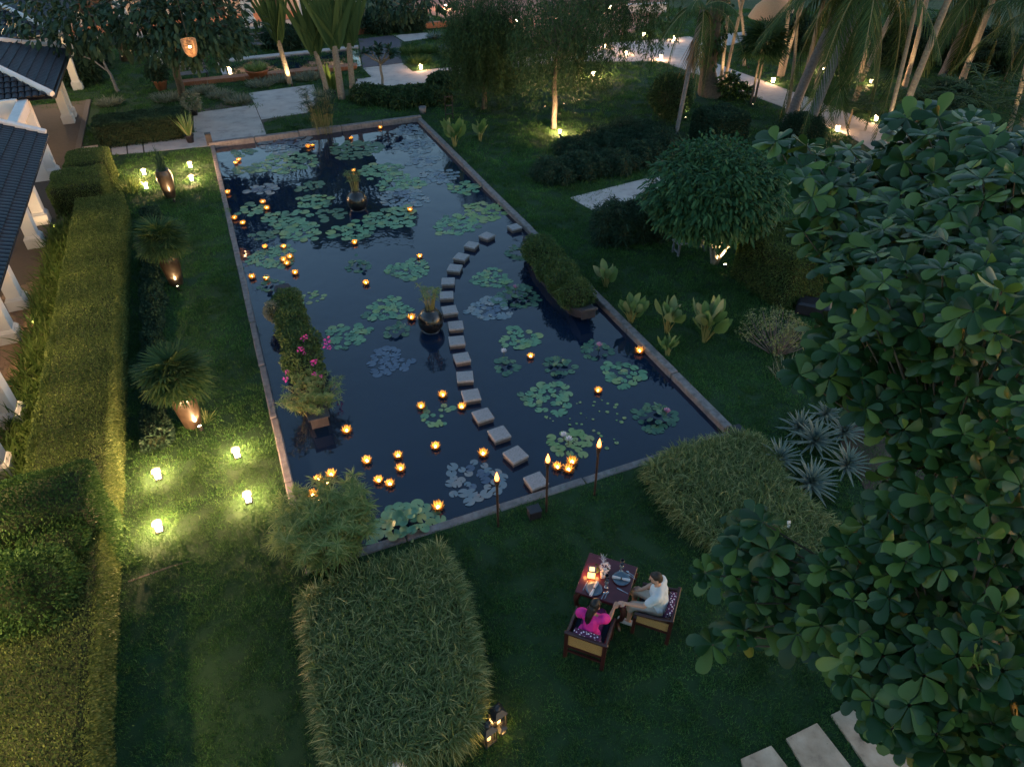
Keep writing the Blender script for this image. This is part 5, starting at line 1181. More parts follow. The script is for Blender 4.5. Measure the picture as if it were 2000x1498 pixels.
# --- the man
pm = thing('person', 'person in a pale short sleeved shirt sitting in the right armchair', 'person', chM.location, chM.rotation_euler[2]); Hm = local(pm, HOLD) + V(.0, -.03, .005)
b = MB(); sh = MB(); tr = MB()
hip, waist, chest, neck = V(0, -.06, .53), V(0, -.035, .68), V(0, .02, .90), V(0, .055, 1.05)
cap(b, [hip, waist, chest], [.11, .11, .115]); cap(b, [V(-.12, .0, .955), V(.12, .0, .955)], [.055, .055]); cap(b, [V(0, .02, .98), neck, V(0, .075, 1.12)], [.075, .058, .055])
hd = V(0, .10, 1.205); fw = V(-.25, 1, -.30); Mh = head(b, hd, fw, V(-.05, .3, 1), 1.04)
sL, sR = V(-.19, .02, .965), V(.19, .02, .965); eL = V(-.27, .19, .76); wL = Hm + (eL - Hm).normalized() * .10
cap(b, [sL, eL, (eL + wL) / 2, wL], [.046, .042, .039, .026]); hand(b, wL, Hm - wL, V(0, .1, 1), .75, 1.05, -1)
eR = V(.27, .10, .74); wR = V(.13, .30, .63); cap(b, [sR, eR, (eR + wR) / 2, wR], [.046, .042, .038, .026]); hand(b, wR, V(-.25, 1, -.1), V(0, 0, 1), .4, 1.05, 1)
for a in (-1, 1):
    k_, f_ = V(a * .15, .40, .51), V(a * .16, .40, .09); cap(b, [V(a * .09, -.04, .52), k_, V(a * .155, .39, .32), f_], [.082, .056, .052, .034]); cap(b, [f_ + V(0, -.03, -.045), f_ + V(0, .16, -.055)], [.036, .03])
    cap(tr, [V(a * .085, -.06, .53), V(a * .12, .15, .535), V(a * .15, .37, .525)], [.105, .094, .080]); cap(tr, [V(a * .15, .385, .515), V(a * .155, .40, .42)], [.076, .072])
    part('shoe', MB().box((a * .16, .45, .035), (.095, .27, .07), bev=.03).mesh('shoe', MAT['shoe_white']), pm)
shell('body', b, 'skin', pm, .0055, 3)
cap(tr, [V(-.06, -.07, .54), V(.06, -.07, .54)], [.12, .12]); shell('shorts', tr, 'shorts', pm, .010, 4)
cap(sh, [V(0, -.05, .56), waist, chest], [.145, .142, .152]); cap(sh, [V(-.06, -.05, .56), V(.06, -.05, .56)], [.125, .125]); cap(sh, [V(-.165, .01, .962), V(.165, .01, .962)], [.092, .092]); cap(sh, [V(-.05, .02, 1.0), V(.05, .02, 1.0)], [.075, .075]); cap(sh, [V(-.08, .0, .86), V(.08, .0, .86)], [.13, .13])
for s_, e_ in ((sL, eL), (sR, eR)): cap(sh, [s_, s_ + (e_ - s_) * .45, s_ + (e_ - s_) * .62], [.084, .074, .070])
shell('shirt', sh, 'shirt_pale', pm, .009, 5)
hr = MB(); hr.ball((0, -.014, .040), (.080, .094, .093), 16, 12, Mh); hr.ball((0, -.046, -.005), (.074, .066, .085), 14, 10, Mh); hr.ball((0, .045, .095), (.05, .04, .03), 10, 8, Mh); shell('hair', hr, 'hair_brown', pm, .007, 3); face_bits(pm, Mh, 1.04)
be = MB(); be.ball((0, .030, -.062), (.056, .066, .050), 14, 10, Mh); shell('beard', be, 'hair_brown', pm, .007, 2)
# --- the woman
pw = thing('person', 'person with long black hair in a bright pink top sitting in the near armchair', 'person', chW.location, chW.rotation_euler[2]); Hw = local(pw, HOLD) + V(-.02, -.02, -.005)
b = MB(); sh = MB(); tr = MB()
hip, waist, chest, neck = V(0, -.08, .52), V(.0, -.06, .66), V(.01, -.02, .86), V(.015, .01, 1.0)
cap(b, [hip, waist, chest], [.115, .095, .11]); cap(b, [V(-.11, -.01, .93), V(.12, -.01, .93)], [.058, .058]); cap(b, [V(.01, 0, .94), neck, V(.02, .03, 1.06)], [.06, .047, .046])
hd = V(.025, .05, 1.145); fw = V(.45, 1, -.12); Mh = head(b, hd, fw, V(0, .12, 1), .98)
sR, sL = V(.165, .0, .92), V(-.155, .0, .92); wR = Hw + (V(.24, .16, .72) - Hw).normalized() * .09; eR = V(.25, .17, .72)
cap(b, [sR, eR, (eR + wR) / 2, wR], [.042, .036, .032, .022]); hand(b, wR, Hw - wR, V(.2, 0, 1), .7, .92, 1)
eL = V(-.24, .06, .70); wL = V(-.10, .24, .60); cap(b, [sL, eL, (eL + wL) / 2, wL], [.042, .036, .032, .022]); hand(b, wL, V(.3, 1, -.1), V(0, 0, 1), .4, .92, -1)
for a in (-1, 1):
    k_, f_ = V(a * .09, .36, .50), V(a * .09, .36, .08); cap(b, [V(a * .08, -.05, .51), k_, V(a * .09, .35, .3), f_], [.08, .056, .05, .032]); cap(b, [f_ + V(0, -.03, -.04), f_ + V(0, .13, -.05)], [.032, .026])
    cap(tr, [V(a * .075, -.08, .52), V(a * .085, .15, .525), V(a * .09, .37, .51)], [.11, .098, .082])
    part('shoe', MB().box((a * .09, .40, .028), (.08, .23, .056), bev=.025).mesh('shoe', MAT['black_box']), pw)
shell('body', b, 'skin_tan', pw, .0055, 3); cap(tr, [V(-.05, -.09, .53), V(.05, -.09, .53), ], [.125, .125]); shell('skirt', tr, 'skirt_plum', pw, .010, 5)
cap(sh, [V(0, -.08, .55), waist, chest], [.155, .125, .132]); cap(sh, [V(-.07, -.08, .54), V(.07, -.08, .54)], [.13, .13]); cap(sh, [V(-.10, -.01, .90), V(.11, -.01, .90)], [.088, .088])
for s_, e_, q in ((sR, eR, 1), (sL, eL, -1)): cap(sh, [s_, s_ + (e_ - s_) * .32 + V(q * .012, 0, .01), s_ + (e_ - s_) * .5], [.082, .086, .066])
shell('blouse', sh, 'dress_pink', pw, .009, 4)
hr = MB(); hr.ball((0, -.014, .034), (.083, .098, .098), 16, 12, Mh); hr.ball((0, -.05, -.02), (.080, .07, .10), 14, 10, Mh)
q0 = hd + V(-.03, -.07, -.02); cap(hr, [q0, q0 + V(-.03, -.06, -.10), q0 + V(-.035, -.085, -.22), q0 + V(-.03, -.085, -.33)], [.075, .062, .050, .022]); shell('hair', hr, 'hair_black', pw, .007, 3); face_bits(pw, Mh, .98)

# ------------------------------------------------------------------ on the table
mat('plate_blue', (.11, .16, .20), (.08, .12, .16), 14, .3, spec=.5, bmp=.1); mat('linen', (.62, .60, .60), (.54, .52, .53), 12, .9); mat('steel', (.55, .55, .57), (.45, .45, .47), 9, .25, metal=1.0, bmp=0); mat('dark_glass', (.012, .012, .02), (.02, .018, .03), 5, .08, spec=.7, bmp=0)
m, nt, p, o = nodes('clear_glass'); MAT['clear_glass'] = m; p.inputs['Base Color'].default_value = (.8, .85, .9, 1); p.inputs['Roughness'].default_value = .05; p.inputs['Transmission Weight'].default_value = .85
def on(x, y, z=TZ): return g(x, y, z) + np.array([0, 0, .001])
def plate(x, y, r, label, na, lab2):
    t = thing('dinner_plate', label, 'plate', on(x, y), TA, 'blue dinner plates'); part('dish', MB().lathe([(.001, .006), (r * .62, .004), (r * .7, .010), (r, .024), (r * 1.0, .028), (r * .7, .016), (r * .6, .011), (.001, .011)], 28).mesh('dish', MAT['plate_blue']), t)
    n = thing('rolled_napkin', lab2, 'napkin', on(x, y, TZ + .012), TA + na); part('cloth', MB().tube([(-.15, 0, .02), (-.05, 0, .022), (0, 0, .024), (.06, 0, .022), (.15, 0, .02)], [.026, .022, .015, .022, .028], 8).mesh('cloth', MAT['linen']), n)
    part('napkin_ring', MB().tube([(-.01, 0, .024), (.012, 0, .024)], .019, 10).mesh('napkin_ring', MAT['brown_petal']), n)
plate(1213, 1131, .145, 'blue grey plate in front of the man', .12, 'white rolled napkin on the plate in front of the man'); plate(1160, 1151, .14, 'blue grey plate in front of the woman', 1.45, 'white rolled napkin on the plate in front of the woman')
def cutlery(x, y, a, kind, label):
    t = thing(kind, label, 'cutlery', on(x, y), TA + a); part('handle', MB().box((0, -.045, .004), (.010, .11, .005), bev=.0015).mesh('handle', MAT['steel']), t)
    part('blade' if kind == 'knife' else 'bowl', (MB().box((0, .055, .004), (.016, .10, .004), bev=.001) if kind == 'knife' else MB().ball((0, .035, .006), (.018, .028, .005), 10, 6)).mesh('head', MAT['steel']), t)
cutlery(1143, 1144, -.1, 'knife', 'knife left of the plate in front of the woman'); cutlery(1179, 1161, -.12, 'fork', 'fork right of the plate in front of the woman'); cutlery(1185, 1160, -.1, 'spoon', 'spoon right of the plate in front of the woman')
cutlery(1216, 1154, 1.35, 'knife', 'knife on the near side of the plate in front of the man'); cutlery(1229, 1119, 1.2, 'fork', 'fork on the far side of the plate in front of the man'); cutlery(1231, 1125, 1.25, 'spoon', 'spoon next to the fork in front of the man')
def wine(x, y, label, dark=True):
    t = thing('wine_glass', label, 'glass', on(x, y), 0, 'glasses on the table'); mm = MAT['dark_glass' if dark else 'clear_glass']
    part('foot', MB().lathe([(.001, .0), (.034, .0), (.034, .003), (.005, .008)], 16).mesh('foot', mm), t); part('stem', MB().lathe([(.005, .006), (.004, .07), (.012, .082)], 8).mesh('stem', mm), t)
    part('bowl', MB().lathe([(.004, .08), (.034, .10), (.040, .13), (.032, .175), (.030, .175), (.038, .13), (.032, .104), (.002, .085)], 18).mesh('bowl', mm), t)
wine(1184, 1136, 'dark wine glass in the middle of the table'); wine(1214, 1106, 'dark wine glass at the far right corner of the table'); wine(1184, 1146, 'clear wine glass beside the plate in front of the woman', False); wine(1213, 1115, 'clear wine glass beside the plate in front of the man', False)
t = thing('paper_lantern', 'glowing square paper lantern on the table', 'lantern', on(1155, 1124), TA + .2)
part('shade', MB().box((0, 0, .085), (.125, .125, .165), taper=.86).mesh('shade', MAT['paper_glow']), t); part('top_frame', MB().prism([(-.066, -.066), (.066, -.066), (.066, .066), (-.066, .066)], .168, .176).mesh('top_frame', MAT['grey_timber']), t)
part('opening', MB().box((0, 0, .178), (.085, .085, .004)).mesh('opening', MAT['wax']), t); part('base', MB().box((0, 0, .004), (.135, .135, .008)).mesh('base', MAT['grey_timber']), t)
for k in range(4): lamp(t, (.10 * math.cos(k * math.pi / 2 + .1), .10 * math.sin(k * math.pi / 2 + .1), .07), 1.1, (1, .42, .12), .03)
t = thing('flower_arrangement', 'small arrangement of cream flowers with pale twigs on the table', 'flowers', on(1180, 1117), 0)
part('vase', MB().lathe([(.001, 0), (.035, 0), (.045, .05), (.03, .09), (.001, .085)], 14).mesh('vase', MAT['white_trim']), t); Q, N = ell_pts((0, 0, .13), (.075, .07, .06), 90); part('blossom', lmesh('blossom', [surf_leaves(Q, N, .035, .7, .6)], MAT['white_petal']), t)
Q, N = ell_pts((-.03, 0, .11), (.1, .09, .04), 30); part('foliage', lmesh('foliage', [surf_leaves(Q, N, .07, .4, .6)], MAT['shrub_leaf']), t); tw = MB()
for k in range(9): tw.tube([(0, .02, .12), (random.uniform(-.08, .03), .10, .19), (random.uniform(-.16, .06), random.uniform(.14, .24), .2 + random.uniform(-.04, .06))], [.004, .003, .002], 4)
part('twig', tw.mesh('twig', MAT['linen']), t, kind='stuff')
t = thing('card_box', 'small pale patterned box in the middle of the table', 'box', on(1178, 1126), TA + .35); part('case', MB().box((0, 0, .03), (.085, .085, .06), bev=.006).mesh('case', MAT['linen']), t); part('lid', MB().box((0, 0, .064), (.09, .09, .008), bev=.003).mesh('lid', MAT['white_trim']), t)

# ------------------------------------------------------------------ large leaf tree at the right, close to the camera
def big_tree():
    foot = np.array([5.6, 5.2, 0.]); t = thing('large_leaf_tree', 'large tree with rosettes of broad glossy leaves filling the right side', 'tree', foot)
    outline = [(1480, 245), (1560, 262), (1640, 268), (1700, 285), (1745, 205), (1800, 190), (1860, 215), (1900, 205), (1960, 250), (2120, 240), (2120, 1560), (1880, 1560), (1810, 1500), (1690, 1420), (1630, 1310), (1540, 1275), (1470, 1255), (1375, 1290), (1365, 1235), (1440, 1200), (1420, 1160), (1350, 1130), (1345, 1098), (1420, 1085), (1400, 1060),
               (1440, 1000), (1490, 990), (1512, 1078), (1610, 1090), (1660, 1010), (1700, 1000), (1720, 950), (1700, 905), (1760, 870), (1690, 840), (1640, 800), (1540, 750), (1530, 725), (1590, 690), (1570, 640), (1640, 600), (1600, 540), (1530, 450), (1540, 420), (1600, 430), (1530, 360), (1540, 330), (1500, 290)]
    holes = [[(1700, 915), (1790, 892), (1880, 905), (1860, 962), (1780, 958)]]
    anchors = np.array([(1500, 260, 8.8), (1700, 280, 9.2), (1900, 230, 8.4), (1560, 440, 8.0), (1600, 700, 6.6), (1560, 740, 6.9), (1750, 600, 6.0), (1950, 600, 5.0), (1950, 350, 6.8), (1400, 1110, 6.9), (1390, 1250, 6.6), (1500, 1150, 6.4), (1650, 1050, 5.8), (1800, 1400, 5.0), (1950, 1000, 4.8), (1950, 1300, 4.6), (1700, 1300, 5.4), (1700, 850, 6.0), (2100, 800, 4.4), (2100, 1500, 4.2), (1850, 1100, 5.2)])
    def dep(x, y):
        w = 1 / ((x - anchors[:, 0]) ** 2 + (y - anchors[:, 1]) ** 2 + 3000) ** 1.5; return float((w * anchors[:, 2]).sum() / w.sum())
    C = []; front = np.zeros((0, 3))
    X = rng.uniform(1340, 2120, 22000); Y = rng.uniform(185, 1560, 22000); ok = in_poly(X, Y, outline)
    for h in holes: ok &= ~in_poly(X, Y, h)
    for dx, dy in ((-20, 0), (0, -18), (0, 24), (-14, 14), (-14, -14)): ok &= in_poly(X + dx, Y + dy, outline)
    X, Y = X[ok], Y[ok]
    for k in range(len(X)):
        lay = 0 if k < 4200 else (random.uniform(.25, 1.0) if k % 2 else random.uniform(1.0, 2.2))
        if lay and len(C) > 1550: break
        P = np.array([0, 0, CAM_H]) + ray(X[k], Y[k]) * (dep(X[k], Y[k]) + random.uniform(-.25, .25) + lay)
        if P[2] < 2.6: continue
        if lay == 0:
            if len(front) and np.min(((front - P) ** 2).sum(1)) < (.037 * depth(P)) ** 2: continue
            front = np.vstack([front, P])
        C.append((P, lay))
    nf = len(front)
    cen = np.array([6.6, 4.6, 3.2]); leaves = []
    for P, lay in C:
        ax_ = unit(np.array([0, 0, .85]) + .22 * unit(P - cen) + .45 * unit(np.array([0, 0, CAM_H + 1]) - P) + rng.normal(0, .32, 3)); s = float(np.clip(depth(P) / 7.0, .66, 1.2)) * rng.uniform(.85, 1.15); n = rng.integers(8, 13); a0 = rng.uniform(0, 6.28)
        r1 = unit(np.cross(ax_, np.array([.3, .2, 1.]) if abs(ax_[2]) < .9 else np.array([1., 0, 0]))); r2 = np.cross(ax_, r1)
        for k in range(n):
            az = a0 + k * 2.39996; el = -.05 + 1.0 * (k / n) ** 1.4 + rng.normal(0, .20)
            out = r1 * math.cos(az) + r2 * math.sin(az); D = out * math.cos(el) + ax_ * math.sin(el); S = -r1 * math.sin(az) + r2 * math.cos(az); S = S + rng.normal(0, .12, 3)
            L = s * rng.uniform(.17, .27) * (1 - .35 * (k / n) ** 2); leaves.append((P + out * .015, D, S, L, L * rng.uniform(.52, .62), lay))
    def inframe(P): q = px(P); return 1340 < q[0] < 1990 and 190 < q[1] < 1490
    order = sorted(range(len(leaves)), key=lambda i: (leaves[i][5] > 0, not inframe(leaves[i][0]), depth(leaves[i][0]) + .0 * i))
    single = set(order[:300]); B = []; D = []; S = []; L = []; Wd = []; FB = []
    one = [lmesh('leaf', [blades(np.zeros((1, 3)), np.array([[0, 1., 0]]), 1.0, .57, OBOV, b, side=np.array([[1., 0, 0]]), fold=.10)], MAT['tree_leaf']) for b in (.10, .25, .4)]
    for i, (p_, d_, s_, l_, w_, lay) in enumerate(leaves):
        if i in single:
            d = Vector(d_).normalized(); s = Vector(s_); s = (s - d * s.dot(d)).normalized(); M = Matrix((s, d, s.cross(d))).transposed().to_4x4()
            part('leaf', one[i % 3], t, p_ - foot, M.to_euler(), float(l_))
        else: B.append(p_ - foot); D.append(d_); S.append(s_); L.append(l_); Wd.append(w_); FB.append(lay == 0)
    B, D, L, Wd, S, FB = (np.array(q) for q in (B, D, L, Wd, S, FB)); bd = rng.uniform(.05, .4, len(B)); f = FB
    part('foliage', lmesh('foliage', [blades(B[f], D[f], L[f], Wd[f], OBOV, bd[f], side=S[f], fold=.13), blades(B[~f], D[~f], L[~f], Wd[~f], [(0, .1), (.32, .52), (.7, 1), (.93, .75), (1, .15)], bd[~f], side=S[~f])], MAT['tree_leaf']), t, kind='stuff')
    mb = MB(); fork = np.array([-.2, -.1, 2.6]); limb_mesh(mb, (0, 0, -.1), fork, .26, .2, .04, seg=10); nodes_ = []
    part('trunk', mb.mesh('trunk', MAT['bark']), t)
    for k in range(9):
        P, lay = C[(k * 37 + 11) % nf]; bm = MB(); e = P - foot; pts = limb_mesh(bm, fork, fork + (e - fork) * .72, .12, .04, .09, 7); nodes_ += [np.array(q) for q in pts[2:]]; part('limb', bm.mesh('limb', MAT['bark']), t)
    N_ = np.array(nodes_); tw = MB()
    for P, lay in C[:nf + 60]:
        e = P - foot; q = N_[np.argmin(((N_ - e) ** 2).sum(1))]; m_ = (q + e) / 2 + np.array([0, 0, -.12]); tw.tube([q, m_, e - np.array([0, 0, .01])], [.016, .010, .007], 5, False)
    part('twigs', tw.mesh('twigs', MAT['bark']), t, kind='stuff')
big_tree()

# ------------------------------------------------------------------ beyond the pond: hanging tree, palms, beds, buildings
def hanging_tree(x, y, C, Rr, nst, label, r0=.16, leaf=.10, seglen=(1.0, 2.6), material='feather_leaf', per=26, trunkpts=None):
    P = g(x, y); t = thing('weeping_tree', label, 'tree', P, 0, 'weeping trees beyond the pond'); C = np.array(C) - P; mb = MB()
    top = np.array([C[0], C[1], C[2] + Rr[2] * .5]); pts = limb_mesh(mb, (0, 0, -.1), top, r0, r0 * .35, .05, 8)
    pk = []; d = rdir(nst); d[:, 2] = np.abs(d[:, 2]) * .9 + .05; d = unit(d); S = C + d * np.array(Rr) * rng.uniform(.35, 1.0, nst)[:, None]
    for k in range(0, nst, max(1, nst // 40)): limb_mesh(mb, pts[4 + k % 3], S[k], .035, .008, .1, 5, 5)
    part('trunk', mb.mesh('trunk', MAT['bark']), t)
    for s in S:
        L = rng.uniform(*seglen); n = int(per * L); tt = rng.random(n); lean = rng.normal(0, .16, 2)
        Q = s + np.stack([lean[0] * tt * L, lean[1] * tt * L, -tt * L + .15 * L * (1 - tt)], -1) + rng.normal(0, .07, (n, 3)); Q = Q[Q[:, 2] > .25]; n = len(Q)
        if not n: continue
        D = unit(np.stack([rng.normal(0, .7, n), rng.normal(0, .7, n), -np.ones(n) * .7], -1)); pk.append(blades(Q, D, leaf * rng.uniform(.7, 1.3, n), leaf * .30, RHOMB, .2))
    part('crown', lmesh('crown', pk, MAT[material]), t); return t
hanging_tree(1082, 252, g(1095, 105, 3.4), (2.6, 2.6, 2.6), 330, 'weeping tree with a bright lamp at the foot of its trunk', .15, .15, (1.0, 2.4))
hanging_tree(1135, 146, g(1160, 40, 4.0), (4.6, 3.2, 2.8), 330, 'weeping tree whose lit trunk stands near the walk', .18, .17, (1.0, 2.6))
hanging_tree(945, 214, g(945, 85, 2.9), (2.3, 2.2, 2.7), 900, 'dense dark weeping tree beside the far right pond corner', .14, .12, (1.4, 3.2), 'feather_leaf', 32)
ground_spot(1094, 268, 'bright spot lamp glaring at the foot of the weeping tree', (-.15, .25, 1), 60, 130); lantern(1093, 262, 'bare bright lamp beside the glaring spot under the weeping tree', 30, .9)
ground_spot(1154, 147, 'spot lamp at the foot of the farther weeping tree', (-.3, .1, 1), 60, 100); lantern(1158, 150, 'small lamp lighting the lawn beside the farther weeping tree', 55, 1.1)
# traveller palms
def paddle_mesh():
    n = 15; t = np.linspace(0, 1, n); pk = [blades(np.zeros((1, 3)), np.array([[0, 0, 1.]]), 3.3, .40, [(0, .9), (.15, 1.1), (.4, .7), (.7, .35), (1, .2)], 0, side=np.array([[1., 0, 0]]), fold=.3)]
    m = 26; tt = np.linspace(0, 1, m); B = np.stack([np.zeros(m), np.zeros(m), 3.2 + 2.0 * tt], -1)
    for s in (-1, 1):
        D = unit(np.stack([s * np.ones(m), .05 * np.ones(m), .55 + .5 * tt], -1)); pk.append(blades(B, D, .52 * np.sin(np.pi * np.clip(tt * .85 + .12, 0, 1)) ** .5, .085, [(0, 1), (.6, 1), (1, .5)], .25, side=np.tile(np.array([[0, .15, 1.]]), (m, 1))))
    return lmesh('leaf', pk, MAT['palm_leaf'])
PADDLE = paddle_mesh()
def traveller(x, y, h, n, face, label, s=1.0, r=.11, lean=0.0):
    P = g(x, y); t = thing('traveller_palm', label, 'palm', P, face, "fan shaped traveller palms"); path = [(0, 0, -.1), (lean * .4, 0, h * .5), (lean, 0, h)]
    tr_ = part('trunk', MB().tube(path, [r * 1.2, r, r * .9], 10).mesh('trunk', MAT['pale_bark']), t); rg = MB()
    for k in range(1, int(h / .14)): q = k * .14 / h; rg.lathe([(r * 1.0, -.012), (r * 1.1, 0), (r * 1.0, .012)], 10, Matrix.Translation((lean * q, 0, k * .14)))
    if rg.v: part('leaf_scars', rg.mesh('leaf_scars', MAT['pale_bark']), tr_, kind='stuff')
    for k in range(n):
        a = (k - (n - 1) / 2) / max(n - 1, 1) * .95; M = Matrix.Rotation(random.uniform(-.06, .06), 4, 'X') @ Matrix.Rotation(a, 4, 'Y'); part('leaf', PADDLE, t, (lean + math.sin(a) * .05, .012 * (k % 2), h - .1), M.to_euler(), s * random.uniform(.92, 1.06))
traveller(567, 165, high(567, 165, 78), 11, .9, 'fan palm with lit ringed trunk standing alone beside the path', 1.0, .13, -.25)
traveller(642, 192, high(642, 192, 100), 9, .1, 'fan palm at the left of the clustered group', 1.05, .12, -.3); traveller(668, 194, high(668, 194, 90), 11, .45, 'tall fan palm in the middle of the clustered group', 1.1, .17); traveller(690, 190, high(690, 190, 85), 9, .2, 'fan palm at the right of the clustered group', 1.1, .14, .15)
for x, y, w, l in ((571, 170, 90, 'spot lamp at the foot of the lone fan palm'), (655, 186, 60, 'spot lamp between the clustered fan palms'), (697, 160, 60, 'spot lamp behind the clustered fan palms')): ground_spot(x, y, l, (-.08, .12, 1), w, 100)
tuft_plant('paddle_leaf_plant', 'young bright paddle leaf plant between the fan palm trunks', 'plant', g(651, 178), 9, 1.5, .26, 'strap_leaf', .15, .05, .15, OVAL)
tuft_plant('grass_clump', 'straggly shrub at the foot of the clustered fan palms', 'shrub', g(632, 196), 120, .8, .03, 'silver_leaf', .5, .3, .35)
# plumeria
P = g(750, 190); t = thing('frangipani_tree', 'small forked tree with a flat dark crown in the shrub bed', 'tree', P); mb = MB(); hh = high(750, 190, 125)
limb_mesh(mb, (0, 0, -.05), (0, 0, hh), .075, .06, .05); K = []
for a in range(7): e = np.array([math.cos(a * 2.4) * .75, math.sin(a * 2.4) * .6, hh + random.uniform(.35, .85)]); limb_mesh(mb, (0, 0, hh), e, .05, .03, .1); K.append(e)
part('trunk', mb.mesh('trunk', MAT['pale_bark']), t); pk = []
for e in K + [np.array([0, 0, hh + .8])]: n = 26; D = rdir(n); D[:, 2] = np.abs(D[:, 2]) * .6; pk.append(blades(np.repeat(e[None], n, 0), D, rng.uniform(.3, .5, n), .13, OVAL, .25))
part('crown', lmesh('crown', pk, MAT['dark_leaf']), t)
for a in ((730, 186, 36, .5, 'leafy shrub at the left end of the bed under the frangipani'), (790, 190, 44, .55, 'leafy shrub in the middle of the bed under the frangipani'), (840, 190, 36, .5, 'leafy shrub at the right end of the bed under the frangipani'), (868, 158, 30, .5, 'leafy shrub behind the bed beside the walk')): low_shrub(*a, material='shrub_leaf', group='shrub bed behind the pond', size=.2)
for x, y, r_, l in ((800, 104, 22, 'mound of long grass on the lawn corner, left one'), (845, 100, 24, 'mound of long grass on the lawn corner, middle one'), (885, 110, 22, 'mound of long grass on the lawn corner, right one'), (820, 122, 22, 'mound of long grass on the lawn corner, nearest the lantern')):
    tuft_plant('grass_mound', l, 'grass', g(x, y), 520, .55, .03, 'strap_leaf', .8, .5, r_ * mpp(g(x, y)), group='grass mounds on the lawn corner')
tuft_plant('spiky_yucca', 'spiky grey yucca rosette beside the far court', 'yucca', g(848, 78), 120, .8, .05, 'agave_leaf', 1.2, .2, .1, SPEAR); tuft_plant('spiky_yucca', 'spiky grey yucca rosette close to the weeping tree', 'yucca', g(875, 105), 110, .8, .05, 'agave_leaf', 1.2, .2, .1, SPEAR)
for x, y, r_, l in ((465, 200, 26, 'silvery shrub at the path corner'), (430, 190, 24, 'silvery shrub left of the path corner'), (400, 180, 22, 'silvery shrub near the tree trunk'), (510, 168, 28, 'silvery shrub left of the lone fan palm'), (545, 160, 24, 'silvery shrub just behind the lone fan palm'), (600, 155, 28, 'silvery shrub right of the lone fan palm'), (620, 148, 26, 'silvery shrub behind the fan palm group'), (330, 195, 34, 'silvery shrub above the broad dark hedge'), (215, 205, 24, 'silvery shrub near the pavilion end')):
    tuft_plant('silver_shrub', l, 'shrub', g(x, y), 420, .5, .03, 'silver_leaf', 1.0, .3, r_ * mpp(g(x, y)) * .8, SPEAR, group='silvery shrubs behind the path')
# potted plants
def pot(x, y, r, h, label, material='terracotta', group=None):
    t = thing('plant_pot', label, 'pot', g(x, y), 0, group); part('bowl', MB().lathe([(.001, 0), (r * .65, 0), (r * .95, h * .85), (r * 1.05, h * .88), (r * 1.05, h), (r * .9, h), (r * .85, h * .85), (.001, h * .82)], 20).mesh('bowl', MAT[material]), t); part('soil', MB().lathe([(.001, h * .87), (r * .86, h * .86)], 16).mesh('soil', MAT['soil']), t); return g(x, y, 0) + np.array([0, 0, h * .86])
P = pot(373, 279, .2, .35, 'dark pot standing at the path edge by the pond corner', 'black_box'); tuft_plant('cordyline', 'spiky pale green plant in the dark pot at the path edge', 'plant', P, 70, 1.15, .06, 'calathea_leaf', .35, .3, .08, SPEAR)
P = pot(381, 226, .2, .3, 'small dark pot behind the path by the silvery shrubs', 'black_box'); bush('potted_shrub', 'pale leafed shrub in the small dark pot', 'shrub', [(P + np.array([0, 0, .4]), (.4, .4, .4))], 260, .16, 'silver_leaf', .45, core=False, zmin=P[2])
P = pot(317, 176, .36, .5, 'terracotta pot on the far left lawn'); bush('potted_shrub', 'dark bushy plant in the terracotta pot on the lawn', 'shrub', [(P + np.array([0, 0, .5]), (.5, .5, .5))], 300, .2, 'dark_leaf', .3, zmin=P[2])
P = pot(506, 156, .62, .55, 'wide terracotta bowl beside the far basin'); tuft_plant('potted_grass', 'fine green grass growing in the wide terracotta bowl', 'grass', P, 320, .7, .03, 'papyrus', .7, .4, .45)
P = pot(306, 92, .3, .5, 'red clay pot on the white pedestal far left'); t = thing('pedestal', 'pale pedestal on the far left lawn', 'pedestal', g(311, 128)); part('block', MB().box((0, 0, .35), (.55, .5, .7), bev=.03).mesh('block', MAT['white_trim']), t); part('cap', MB().box((0, 0, .72), (.65, .6, .06), bev=.01).mesh('cap', MAT['white_trim']), t)
# two dark trees at far left, one carrying a wicker lamp
tree('spreading_tree', 'dark spreading tree on the far left lawn', 243, 118, 4.0, g(215, 22, 4.6), (5.2, 3.0, 1.7), 260, 12, .32, .5, 'dark_leaf', r0=.26, cl=.6, group=None, fork=.7)
tt = tree('spreading_tree', 'dark tree with a wicker lamp hanging in its crown', 357, 192, 4.2, g(370, 32, 4.6), (3.0, 2.6, 1.9), 240, 12, .28, .5, 'dark_leaf', r0=.2, cl=.5, group=None, fork=.8)
P = g(376, 112, 4.0); t = thing('wicker_lamp', 'glowing wicker basket lamp hanging from the dark tree', 'lamp', P); wk = MB()
for k in range(13): z = k / 12; r_ = .25 * (1 - (1 - z) ** 3) ** .5 + .015; wk.tube([(r_ * math.cos(a), r_ * math.sin(a), z * .62) for a in np.linspace(0, 6.283, 19)], .018, 5, False)
for k in range(16): a = k / 16 * 6.283; wk.tube([((.25 * (1 - (1 - z) ** 3) ** .5 + .015) * math.cos(a), (.25 * (1 - (1 - z) ** 3) ** .5 + .015) * math.sin(a), z * .62) for z in np.linspace(0, 1, 8)], .012, 4, False)
mat('wicker', (.42, .24, .12), (.30, .17, .08), 20, .7); part('basket', wk.mesh('basket', MAT['wicker']), t); part('bulb', MB().ball((0, 0, .36), .05, 12, 8).mesh('bulb', MAT['lamp_face']), t); part('cord', MB().tube([(0, 0, .62), (0, 0, 2.6)], .012, 5).mesh('cord', MAT['black_metal']), t); lamp(t, (0, 0, .28), 22, (1, .58, .26), .05)
